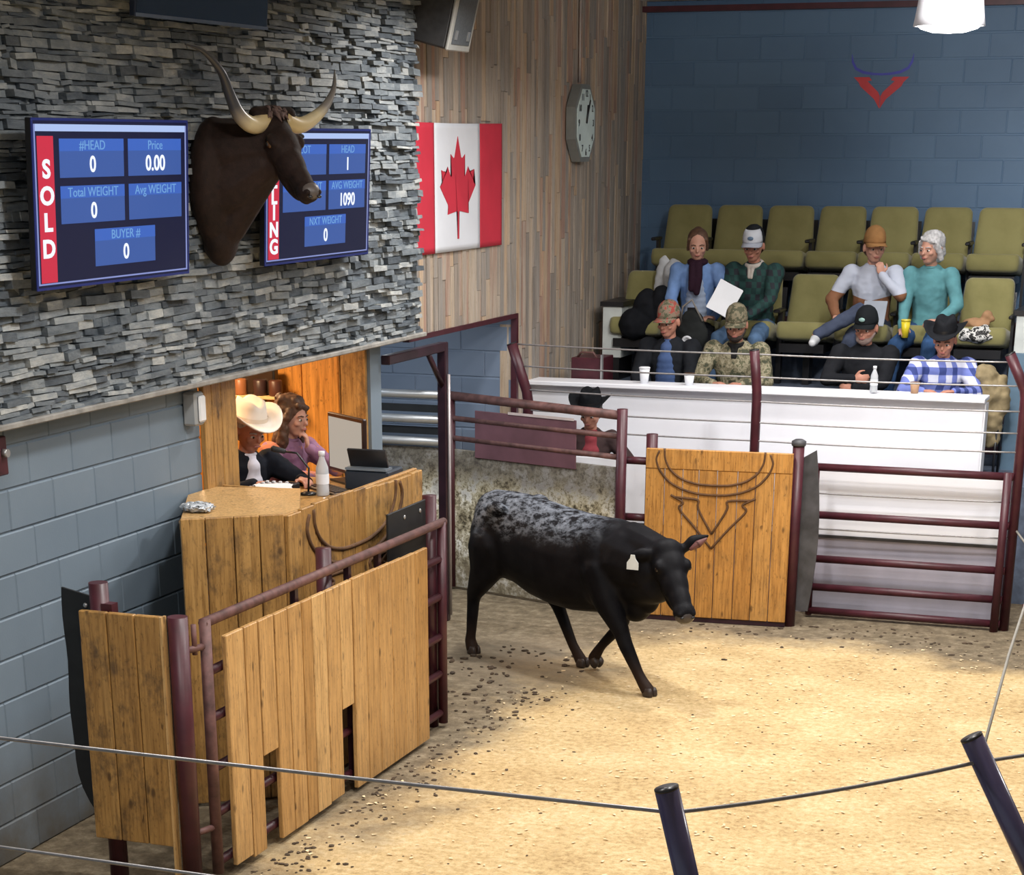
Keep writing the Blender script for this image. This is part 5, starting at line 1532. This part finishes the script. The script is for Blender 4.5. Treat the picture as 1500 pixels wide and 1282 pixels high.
# second row, left to right
person('woman in light blue top and dark scarf sitting at the second row left', (-4.88, B_Y, B_Z), 0.12, 9, 8, 10, top=cloth('light_blue_knit', (0.16, 0.27, 0.52)), top_name='cardigan', pants=BLACKC, hair=BROWNH, hair_len=0,
       scarf=cloth('wine_black_scarf', (0.028, 0.012, 0.022)), LH=(.20, -.36, .17), RH=(-.10, -.38, .17), Ld=(-.7, -.6, .1), Rd=(.8, -.5, .1), s=.95, inner=cloth('pale_blue_shirt', (.35, .42, .55)))
person('man in white fronted cap and dark green jacket holding papers, second row', (-4.34, B_Y, B_Z), -0.15, 8, 8, 12, skin=SK2, top=pattern('dark_green_plaid', [(0.008, 0.035, 0.035), (0.012, 0.055, 0.05), (0.018, 0.022, 0.03)], 60, 'plaid'), pants=JEAN, hair=DARKH,
       hat='cap', hatm=cloth('black_cap', (.015, .017, .02)), hatkw=dict(front=plain('pale_cap_front', (.55, .58, .64), .7), bill=plain('pale_cap_bill', (.35, .38, .45), .7), badge=plain('blue_badge', (.10, .16, .25), .5)), hood=cloth('oatmeal_hood', (.48, .44, .40)), bulk=1.12,
       LH=(.09, -.40, .20), RH=(-.09, -.40, .19), Ld=(-.8, -.4, 0), Rd=(.8, -.4, 0), foot_L=(.20, -.46, -.43), foot_R=(-.24, -.46, -.43))
person('man in a tan cap and grey brown hoodie sitting cross legged, second row', (-3.30, B_Y, B_Z), 0.05, 4, 22, 6, top=HOODIE, top_name='hooded_top', pants=cloth('blue_grey_denim', (0.06, 0.075, 0.12)), hair=BROWNH, hat='cap', hatm=cloth('tan_cap', (.27, .14, .055)),
       LH=(.09, -.20, .555), RH=(-.26, -.34, .22), Ld=(-.2, .1, 1), palmL=(-.5, 1, 0), curl=1.1, foot_L=(-.40, -.52, .06), foot_R=(-.10, -.46, -.43), shoes=plain('pale_sneaker', (.62, .64, .66), .6), elbL=(1, -.4, -1), bulk=1.08)
person('woman with silver hair and a teal sweater sitting in the second row', (-2.79, B_Y, B_Z), -0.1, 6, -22, 6, top=cloth('teal_knit', (0.10, 0.26, 0.29)), top_name='sweater', pants=JEAN2, hair=GREYH, hair_len=-.025, shoes=plain('pale_sneaker', (.62, .64, .66), .6),
       LH=(.16, -.34, .20), RH=(-.14, -.36, .10), Ld=(-.7, -.5, 0), Rd=(.3, -.8, 0), foot_L=(.10, -.44, -.43), foot_R=(-.20, -.48, -.43))
# front row
person('man in open black jacket, blue shirt and red camouflage cap, front row left', (-4.84, A_Y, A_Z), -0.12, 4, -8, 10, foot_L=(.12, -.30, -.36), foot_R=(-.12, -.30, -.36), skin=SK2, top=cloth('black_jacket', (.014, .016, .02)), inner=cloth('slate_blue_shirt', (.06, .10, .22)), pants=JEAN2, hair=DARKH, bulk=1.15,
       hat='cap', hatm=pattern('camo_red_cap', [(.08, .09, .05), (.22, .17, .12), (.35, .05, .04), (.14, .13, .08)], 22), LH=(.20, -.36, .16), RH=(-.18, -.36, .16))
person('man in a camouflage hooded jacket and cap sitting in the front row', (-4.24, A_Y, A_Z), 0.0, 10, 6, 14, foot_L=(.12, -.30, -.36), foot_R=(-.12, -.30, -.36), skin=SK2, top=pattern('camouflage_jacket', [(.05, .055, .03), (.17, .15, .09), (.30, .27, .18), (.11, .11, .06), (.035, .035, .025)], 14), hood=cloth('black_hood_lining', (.012, .012, .012)), pants=JEAN2, hair=DARKH, bulk=1.16,
       hat='cap', hatm=pattern('camouflage_cap', [(.07, .07, .04), (.20, .17, .11), (.12, .11, .07)], 24), LH=(.12, -.36, .30), RH=(-.12, -.36, .30), Ld=(-.8, -.4, .1), Rd=(.8, -.4, .1), beard=DARKH)
person('man in a black jacket and black cap with arms folded in the front row', (-3.15, A_Y, A_Z), 0.1, 6, -14, 10, foot_L=(.12, -.30, -.36), foot_R=(-.12, -.30, -.36), skin=SK2, top=cloth('black_work_jacket', (.012, .013, .016)), pants=BLACKC, hair=DARKH, bulk=1.16,
       hat='cap', hatm=cloth('black_cap_plain', (.010, .012, .014)), hatkw=dict(badge=plain('teal_white_badge', (.25, .4, .38), .5)), LH=(-.06, -.30, .30), RH=(-.06, -.30, .38), Ld=(-1, .1, 0), Rd=(1, -.1, 0), palmL=(0, 1, 0), palmR=(0, 1, 0), beard=plain('grey_stubble', (.22, .16, .14), .7), elbL=(1, -.3, -.6), elbR=(-1, -.3, -.6))
person('man in blue white plaid shirt and black cowboy hat, front row right', (-2.50, A_Y, A_Z - .06), 0.15, 14, -10, 18, foot_L=(.12, -.30, -.34), foot_R=(-.12, -.30, -.34), skin=SK2, top=pattern('blue_white_plaid', [(.60, .62, .74), (.14, .18, .48), (.03, .05, .20)], 52, 'plaid'), top_name='plaid_shirt', pants=JEAN2, hair=DARKH, bulk=1.12,
       hat='cowboy', hatm=cloth('black_felt', (.012, .013, .016)), LH=(.10, -.46, .38), RH=(-.14, -.46, .38), Ld=(-.8, -.3, 0), Rd=(.8, -.3, 0))
# behind the red gate
person('person in a black cowboy hat standing behind the maroon swing gate', (-5.19, 16.42, .70), 0.35, 4, -20, 16, skin=SK2, top=cloth('dark_brown_coat', (.05, .032, .032)), inner=cloth('red_check_shirt', (.22, .04, .05)), pants=JEAN2, hair=DARKH, s=.9,
       hat='cowboy', hatm=cloth('black_felt_two', (.008, .009, .011)), LH=(.22, -.22, .22), RH=(-.24, -.18, .20), foot_L=(.11, 0, -.63), foot_R=(-.11, .03, -.63), standing=True)
# booth
person('man in a pale cream cowboy hat and black jacket bent over the booth desk', (-6.22, 12.0, 1.065), math.radians(62), 14, 0, 17, skin=SK2, top=cloth('black_suit', (.010, .012, .018)), inner=cloth('white_dress_shirt', (.62, .62, .70)), pants=BLACKC, hair=GREYH, bulk=1.1, vox=.0055,
       hat='cowboy', hatm=plain('cream_felt', (.84, .76, .66), .7, 0, .04, 5), hatkw=dict(bandmat=plain('cream_band', (.66, .56, .45), .6), s=1.24), LH=(.16, -.50, .47), RH=(-.16, -.44, .47), Ld=(-.2, -1, 0), Rd=(.5, -.8, 0), foot_L=(.12, -.40, -.30), foot_R=(-.12, -.40, -.30))
person('woman with long brown hair and mauve sweater in the booth, hand at her chin', (-6.22, 12.66, 1.06), math.radians(72), 10, 8, 6, top=pattern('mauve_sweater', [(.22, .10, .19), (.26, .13, .22), (.48, .17, .10), (.25, .12, .21)], 3.0), top_name='sweater', pants=JEAN2, hair=BROWNH, hair_len=.17, vox=.0055,
       LH=(.05, -.22, .565), RH=(-.18, -.52, .42), Ld=(-.15, .05, 1), palmL=(-.6, .8, 0), curl=1.0, elbL=(1, -.8, -1), Rd=(.3, -1, 0), foot_L=(.12, -.40, -.30), foot_R=(-.12, -.40, -.30))
for x, y, l in ((-6.24, 11.93, 'dark stool under the man in the pale hat in the booth'), (-6.24, 12.66, 'dark stool under the woman in the booth')):
    r = empty('booth_stool', (x, y, .66), l, 'stool')
    bm = NB(); lathe(bm, [(.15, .33), (.17, .34), (.17, .38), (.14, .40)]); obj('seat', bm, M_black, r, True)
    bm = NB(); lathe(bm, [(.20, 0), (.20, .02), (.03, .03), (.03, .34)]); obj('pedestal', bm, M_black, r, True)

# ---------------------------------------------------------------- things with the spectators
def soft(name, prims, mat, loc, label, cat, vox=.009, fold=.012, group=None, parent=None):
    T = NB()
    for p in prims:
        if len(p) == 4: cap(T, p[0], p[1], p[2], p[3])
        else: ell(T, p[0], p[1])
    me = voxel(T, vox, 3)
    crumple(me, [(14, 14, 18, fold)])
    o = obj(name, me, mat, parent); o.location = loc
    if label: tagp(o, label, cat, group)
    return o
def small_stuff():
    soft('white_coat', [((0, .05, .10), (.10, .05, .34)), ((-.06, -.02, -.12), (.08, .06, .16)), ((.1, 0, .25), (.10, .06, .16))], cloth('white_wool', (.52, .54, .56)), (-5.25, 18.74, 2.15), 'pale grey white coat draped over the left seat of the second row', 'coat')
    soft('black_coat', [((-.02, -.05, .05), (.13, .10, .22)), ((-.12, -.10, -.05), (.14, .12, .14)), ((.12, -.05, .12), (.10, .09, .18))], BLACKC, (-5.30, 18.52, 2.05), 'black coat heaped beside the woman in the blue top', 'coat')
    soft('black_handbag', [((0, 0, .0), (.15, .07, .16)), ((.0, 0, .10), (.11, .05, .12))], cloth('black_bag', (.02, .022, .022)), (-4.80, 18.13, 1.95), 'black handbag on the knees of the woman in the blue top', 'bag', fold=.006)
    bm = NB(); tube(bm, [(-.10, -.02, .12), (-.08, -.03, .24), (.0, -.03, .30), (.10, -.02, .12)], .010, 8)
    o = bpy.data.objects['black_handbag']; h_ = obj('strap', bm, plain('grey_strap', (.22, .20, .18), .6), o, True)
    bm = NB(); lathe(bm, [(.001, .0), (.05, .0), (.05, .012), (.03, .018), (.03, .012), (.001, .012)], (0, 0, 0), 20, Matrix.Translation((-.02, -.075, -.05)) @ Matrix.Rotation(PI / 2, 4, 'X'))
    obj('round_badge', bm, M_paper, o, True)
    bm = NB(); box(bm, -.04, .04, -.006, .006, -.07, .07, bev=.003); p = obj('mobile_phone', bm, M_black); p.location = (-4.82, 18.17, 2.13); p.rotation_euler = (-.9, 0, .2); tagp(p, 'dark phone held by the woman in the blue top', 'phone')
    # papers held
    bm = NB()
    for k in range(3): box(bm, -.11, .11, -.14, .14, k * .002, k * .002 + .001, Matrix.Rotation(math.radians(k * 1.5), 4, 'Z'))
    p = obj('paper_sheaf', bm, M_paper); p.location = (-4.52, 18.16, 2.26); p.rotation_euler = (math.radians(62), math.radians(0), math.radians(18)); p.rotation_euler = (math.radians(65), math.radians(28), math.radians(10)); tagp(p, 'sheaf of white papers held by the man in the dark green jacket', 'papers')
    bm = NB(); box(bm, -.10, .10, -.006, .004, -.12, .12, bev=.003); p = obj('notebook', bm, plain('grey_cover', (.26, .29, .34), .6)); p.location = (-3.20, 18.18, 2.17); p.rotation_euler = (math.radians(-35), 0, 0); tagp(p, 'grey notebook on the lap of the man in the tan cap', 'notebook')
    root = empty('yellow_cup', (-2.92, 18.17, 1.98), 'bright yellow tumbler held by the woman in the teal sweater', 'cup')
    bm = NB(); lathe(bm, [(.028, 0), (.040, .14), (.037, .14), (.026, .01)], seg=20); obj('cup_body', bm, plain('yellow_plastic', (.75, .60, .03), .3), root, True)
    bm = NB(); lathe(bm, [(.042, .135), (.042, .15), (.001, .152)], seg=20); obj('lid', bm, plain('yellow_lid', (.68, .55, .05), .3), root, True)
    z = soft('patterned_bag', [((0, 0, 0), (.16, .11, .05)), ((.05, .02, .05), (.10, .08, .04)), ((-.10, 0, .03), (.06, .06, .04))], pattern('zebra_cloth', [(.015, .015, .015), (.62, .62, .60), (.03, .03, .03), (.58, .56, .54)], 12), (-2.35, 18.42, 1.985), 'black and white patterned bag lying on the seat right of the teal woman', 'bag', fold=.02)
    soft('tan_scarf', [((0, 0, 0), (.12, .07, .05)), ((.08, .03, .05), (.06, .05, .05))], cloth('tan_fleece', (.34, .20, .11)), (-2.36, 18.50, 2.085), 'tan and brown scarf crumpled on top of the patterned bag', 'scarf', fold=.02)
    soft('tan_coat', [((0, 0, 0), (.11, .13, .22)), ((.05, -.03, -.25), (.10, .10, .20)), ((.10, 0, -.05), (.08, .11, .20)), ((-.05, .03, .13), (.10, .12, .10))], cloth('tan_canvas', (.25, .20, .115), .3), (-2.10, 17.50, 1.62), 'tan canvas coat hanging at the end of the front row', 'coat', fold=.025)
    r = empty('folding_chair', (-2.12, 17.55, .95), 'black chair under the hanging tan coat at the end of the front row', 'chair')
    bm = NB(); box(bm, -.2, .15, -.15, .2, .36, .40, bev=.01); obj('seat', bm, M_black, r)
    bm = NB(); box(bm, -.2, .15, .18, .21, .45, .72, bev=.01); obj('backrest', bm, M_black, r)
    for sx in (-.18, .13):
        for sy in (-.13, .19): bm = NB(); tube(bm, [(sx, sy, 0), (sx, sy, .38 if sy < 0 else .70)], .011, 8); obj('leg', bm, M_black, r)
    cup((-2.62, 16.99, 1.652), 'brown paper cup in the hands of the man in the plaid shirt', .09, .04, plain('brown_card', (.40, .24, .14), .7), plain('brown_lid', (.2, .12, .08), .5))
small_stuff()
# ---------------------------------------------------------------- the heifer
G_ell = ell
def cow():
    ell = G_ell
    root = empty('black_cow', (-4.46, 13.62, 0), 'black cow with white ear tag trotting, frosted grey back with sheen painted in', 'cow', None, math.radians(-26))
    B = NB()
    # trunk: rings along x (x, z top, z bottom, half width, y centre)
    T = [(-.845, 1.12, .86, .07), (-.83, 1.165, .74, .14), (-.74, 1.20, .62, .21), (-.58, 1.205, .58, .245), (-.42, 1.20, .56, .265), (-.25, 1.18, .50, .285), (-.05, 1.155, .465, .305), (.15, 1.14, .455, .305), (.32, 1.135, .47, .27), (.48, 1.14, .49, .235), (.62, 1.12, .52, .20), (.72, 1.08, .56, .16), (.80, 1.03, .62, .12)]
    n = 28; rings = []
    for x, zt, zb, hw in T:
        r = []
        for k in range(n):
            a = 2 * PI * k / n; c, s = math.cos(a), math.sin(a)
            w = hw * (abs(c) ** .85) * (1 if c >= 0 else -1)
            zc = (zt + zb) / 2; hh = (zt - zb) / 2
            # rump/back flatter on top, belly rounder
            z = zc + hh * (abs(s) ** (.9 if s > 0 else 1.0)) * (1 if s >= 0 else -1)
            if s > 0: w *= 1 - .22 * s * s * (1 if x > -.1 else .6)
            r.append((x, w, z))
        rings.append(r)
    loft(B, rings)
    E = lambda c, r, M=None: G_ell(B, c, r, M)
    R3 = lambda ax, d: Matrix.Rotation(math.radians(d), 3, ax)
    # haunches and shoulders
    for s in (-1, 1):
        E((-.60, s * .17, .88), (.20, .11, .26)); E((-.50, s * .22, 1.12), (.09, .05, .05))
        E((.42, s * .18, .82), (.16, .085, .27), R3('Y', -14))
    # legs: y<0 is the near side
    def leg(pts, rs): chain(B, pts, rs)
    # near hind, planted behind
    leg([(-.60, -.17, .84), (-.64, -.18, .66), (-.78, -.17, .46)], [.175, .125, .062])
    leg([(-.78, -.17, .47), (-.80, -.165, .40), (-.83, -.16, .16), (-.845, -.16, .09)], [.060, .050, .040, .042])
    leg([(-.84, -.16, .09), (-.815, -.16, .035)], [.044, .052])
    # far hind, swinging forward under the belly
    leg([(-.50, .16, .84), (-.34, .16, .62), (-.26, .15, .44)], [.16, .105, .060])
    leg([(-.26, .15, .45), (-.20, .145, .36), (-.06, .13, .15), (-.01, .13, .09)], [.056, .048, .038, .040])
    leg([(-.01, .13, .09), (.03, .13, .04)], [.042, .048])
    # near fore, reaching forward and planted
    leg([(.46, -.16, .80), (.56, -.17, .60), (.68, -.16, .42)], [.135, .100, .062])
    leg([(.68, -.16, .42), (.72, -.155, .33), (.84, -.145, .14), (.875, -.14, .09)], [.060, .054, .040, .042])
    leg([(.875, -.14, .09), (.93, -.14, .035)], [.043, .050])
    # far fore, lifted and folded back
    leg([(.46, .15, .78), (.40, .15, .58), (.42, .14, .40)], [.12, .085, .056])
    leg([(.42, .14, .40), (.37, .14, .33), (.24, .13, .20), (.20, .13, .15)], [.054, .046, .036, .038])
    leg([(.20, .13, .15), (.155, .13, .085)], [.040, .046])
    # brisket, dewlap
    E((.66, 0, .62), (.16, .11, .17)); E((.80, -.02, .66), (.10, .06, .13))
    # neck
    cap(B, (.58, -.01, .88), .235, (.84, -.05, .85), .185); cap(B, (.62, 0, .98), .16, (.94, -.06, .955), .125); cap(B, (.70, -.02, .72), .15, (.92, -.07, .75), .125)
    # head
    P = V((1.00, -.07, 1.005)); Nz = V((1.335, -.24, .645)); d = (Nz - P).normalized(); L = (Nz - P).length
    side = d.cross(V((0, 0, 1))).normalized(); up = side.cross(d).normalized(); M = Matrix((side, d, up)).transposed()
    CS = 1.18
    at = lambda a, s, u: P + d * (a * L) + side * s * CS + up * u * CS
    ell_ = ell
    def ell(b_, c_, r_, M_=None, sub=3): ell_(b_, c_, tuple(k * CS for k in r_) if M_ is not None else r_, M_, sub)
    ell(B, at(.02, 0, -.03), (.105, .09, .10), M); ell(B, at(.22, 0, -.03), (.104, .13, .095), M); ell(B, at(.46, 0, -.03), (.080, .14, .080), M)
    ell(B, at(.72, 0, -.02), (.064, .12, .062), M); ell(B, at(.94, 0, -.015), (.068, .060, .055), M); ell(B, at(.93, 0, -.055), (.048, .055, .034), M)
    ell(B, at(.45, 0, -.095), (.055, .17, .05), M); ell(B, at(.20, 0, -.12), (.085, .12, .08), M)
    cap(B, (.88, -.06, .92), .125, at(.12, 0, -.09), .095)
    for s in (-1, 1):
        ell(B, at(.27, s * .088, .020), (.026, .040, .026), M)
        ell(B, at(1.01, s * .040, .012), (.020, .018, .016), M)
    # ears
    def ear(s, tip, droop):
        a = at(.02, s * .085, -.01)
        chain(B, [a, a.lerp(tip, .45) + V((0, 0, droop)), tip], [.026, .046, .014])
    # side vector: which is near?
    sn = -1 if side.y > 0 else 1     # sign giving the near (-y) side
    ear(sn, at(-.02, sn * .215, -.04), -.0)
    ear(-sn, at(-.06, -sn * .235, .075), .02)
    me = voxel(B, .011, 12, .6)
    # coat: black, roan back and rump with part of its sheen painted in
    m, nt, b = new_mat('black_hide_roan_painted_sheen')
    vec = coords(nt); s_ = nt.nodes.new('ShaderNodeSeparateXYZ'); nt.links.new(vec, s_.inputs[0])
    def mr(inp, a, c):
        q = nt.nodes.new('ShaderNodeMapRange'); q.inputs[1].default_value = a; q.inputs[2].default_value = c; q.interpolation_type = 'SMOOTHSTEP'; nt.links.new(inp, q.inputs[0]); return q.outputs[0]
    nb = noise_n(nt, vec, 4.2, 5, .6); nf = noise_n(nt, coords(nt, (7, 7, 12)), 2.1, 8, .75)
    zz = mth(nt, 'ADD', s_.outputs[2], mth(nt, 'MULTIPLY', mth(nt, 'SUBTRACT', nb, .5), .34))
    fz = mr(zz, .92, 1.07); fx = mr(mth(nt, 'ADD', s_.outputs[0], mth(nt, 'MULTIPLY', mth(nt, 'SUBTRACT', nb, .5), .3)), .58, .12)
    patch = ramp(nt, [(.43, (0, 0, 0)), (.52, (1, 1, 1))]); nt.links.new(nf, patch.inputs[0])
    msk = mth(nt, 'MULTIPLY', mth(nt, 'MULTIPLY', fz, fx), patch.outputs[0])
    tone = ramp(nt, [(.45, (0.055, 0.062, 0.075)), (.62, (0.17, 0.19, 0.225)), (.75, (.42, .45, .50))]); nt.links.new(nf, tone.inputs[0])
    blk = ramp(nt, [(.3, (0.003, 0.003, 0.0045)), (.7, (0.008, 0.008, 0.010))]); nt.links.new(noise_n(nt, vec, 9, 5), blk.inputs[0])
    low = mr(s_.outputs[2], .32, .05)
    base = mixc(nt, mth(nt, 'MULTIPLY', low, .6), blk.outputs[0], (0.045, 0.026, 0.018))
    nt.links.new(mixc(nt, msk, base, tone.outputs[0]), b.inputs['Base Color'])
    b.inputs['Roughness'].default_value = .55; b.inputs['Specular IOR Level'].default_value = .09
    bump(nt, b, noise_n(nt, coords(nt, (60, 60, 90)), 1.0, 4), .25, .003)
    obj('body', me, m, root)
    # inside of the upright far ear
    bm = NB(); a = at(.02, -sn * .105, .010); tip = at(-.055, -sn * .215, .085); chain(bm, [a.lerp(tip, .25), a.lerp(tip, .6), tip], [.012, .026, .008], 2)
    bm.transform(Matrix.Translation(-V(a.lerp(tip, .5))) ); 
    q = a.lerp(tip, .5); Mq = Matrix.Translation(q + d * .024 + V((0.01, -.012, 0)))
    bm.transform(Mq); obj('ear_lining', bm, plain('ear_pink_brown', (.14, .05, .045), .6), root, True)
    for s in (-1, 1):
        bm = NB(); ell(bm, at(.30, s * .098, .010), (.014, .020, .015), M, 2); obj('eye', bm, plain('cow_eye', (.012, .008, .008), .06), root, True)
        bm = NB(); ell(bm, at(1.06, s * .032, .006), (.012, .009, .008), M, 2); obj('nostril', bm, M_black, root, True)
    bm = NB(); ell(bm, at(.985, 0, -.018), (.060, .048, .046), M, 3); obj('muzzle_pad', bm, plain('slate_muzzle', (.05, .042, .040), .35), root, True)
    # tag on the near ear
    e = at(0, sn * .165, -.035)
    bm = NB(); pts = [(-.014, .045), (.014, .045), (.020, .02), (.042, -.01), (.042, -.055), (-.042, -.055), (-.042, -.01), (-.020, .02)]
    poly(bm, pts, .004, e + V((.0, -.052, -.035)), V((math.cos(.35), math.sin(.35), 0)), V((0, 0, 1)))
    obj('ear_tag', bm, plain('white_tag', (.68, .74, .76), .4), root)
    # tail hanging against the rump
    Tt = NB(); chain(Tt, [(-.77, -.01, 1.12), (-.83, -.02, 1.04), (-.845, -.03, .85), (-.84, -.04, .62)], [.032, .026, .019, .016]); chain(Tt, [(-.84, -.04, .62), (-.835, -.05, .50), (-.84, -.05, .42)], [.022, .036, .012])
    obj('tail', voxel(Tt, .009, 3), plain('black_tail_hair', (.010, .010, .012), .6), root)
    for p, dr in (((-.815, -.16, .0), 0), ((.935, -.14, 0), 0), ((.035, .13, .005), 0), ((.150, .13, .045), 1)):
        bm = NB(); sp = V(p)
        for sy in (-1, 1):
            M2 = Matrix.Rotation(math.radians(50), 3, 'Y') if dr else Matrix.Identity(3)
            prof = [(.026, .0), (.030, .012), (.027, .042), (.020, .060)]
            T4 = Matrix.Translation(sp + V((.012, sy * .024, 0))) @ M2.to_4x4() @ Matrix.Diagonal((1.45, .85, 1, 1))
            lathe(bm, prof, (0, 0, 0), 14, T4)
        obj('hoof', bm, plain('dark_hoof', (.035, .024, .020), .45), root, True)
cow()

# ---------------------------------------------------------------- dung and clods on the ground
def clods():
    bm = NB(); rnd = random.Random(77)
    def clod(x, y, r):
        b = bmesh.new(); bmesh.ops.create_icosphere(b, subdivisions=1, radius=1)
        for v in b.verts: v.co *= rnd.uniform(.7, 1.2)
        b.transform(Matrix.Translation((x, y, r * .25)) @ Matrix.Rotation(rnd.uniform(0, 6), 4, 'Z') @ Matrix.Diagonal((r * rnd.uniform(.8, 1.8), r, r * .5, 1)))
        merge(bm, b)
    for k in range(120): clod(rnd.gauss(-4.95, .28), rnd.uniform(12.2, 14.2), rnd.uniform(.008, .026))
    for k in range(330): clod(-4.62 + abs(rnd.gauss(0, .22)), rnd.uniform(8.2, 13.0), rnd.uniform(.004, .016))
    for k in range(130): clod(rnd.uniform(-4.4, -.6), rnd.uniform(7.2, 14.8), rnd.uniform(.003, .009))
    for k in range(120): clod(rnd.uniform(-4.0, -1.2), 15.75 - abs(rnd.gauss(0, .5)), rnd.uniform(.006, .018))
    o = obj('dirt_clods', bm, plain('dark_dung', (.075, .050, .030), .9, 0, .5, 9)); tagp(o, 'dark clods of dung and dirt scattered over the sawdust', 'dirt', kind='stuff')
    # loose shavings heaped along the rim
    bm = NB()
    for k in range(1500):
        x, y = rnd.uniform(-4.6, .2), rnd.uniform(6.6, 15.2)
        s = rnd.uniform(.006, .016); a = rnd.uniform(0, PI); t = rnd.uniform(-.3, .3)
        c = V((x, y, .006)); u = V((math.cos(a), math.sin(a), t * .4)) * s; v = V((-math.sin(a), math.cos(a), t)) * s * .5
        vs = [bm.verts.new(c + p + V((0, 0, h_))) for p, h_ in ((u + v, 0), (u - v, .002), (-u - v, 0), (-u + v, .003))]
        bm.faces.new(vs)
    o = obj('wood_shavings', bm, plain('pale_shavings', (.78, .62, .38), .9, 0, .2, 30)); tagp(o, 'pale loose wood shavings lying over the ring floor', 'shavings', kind='stuff')
clods()
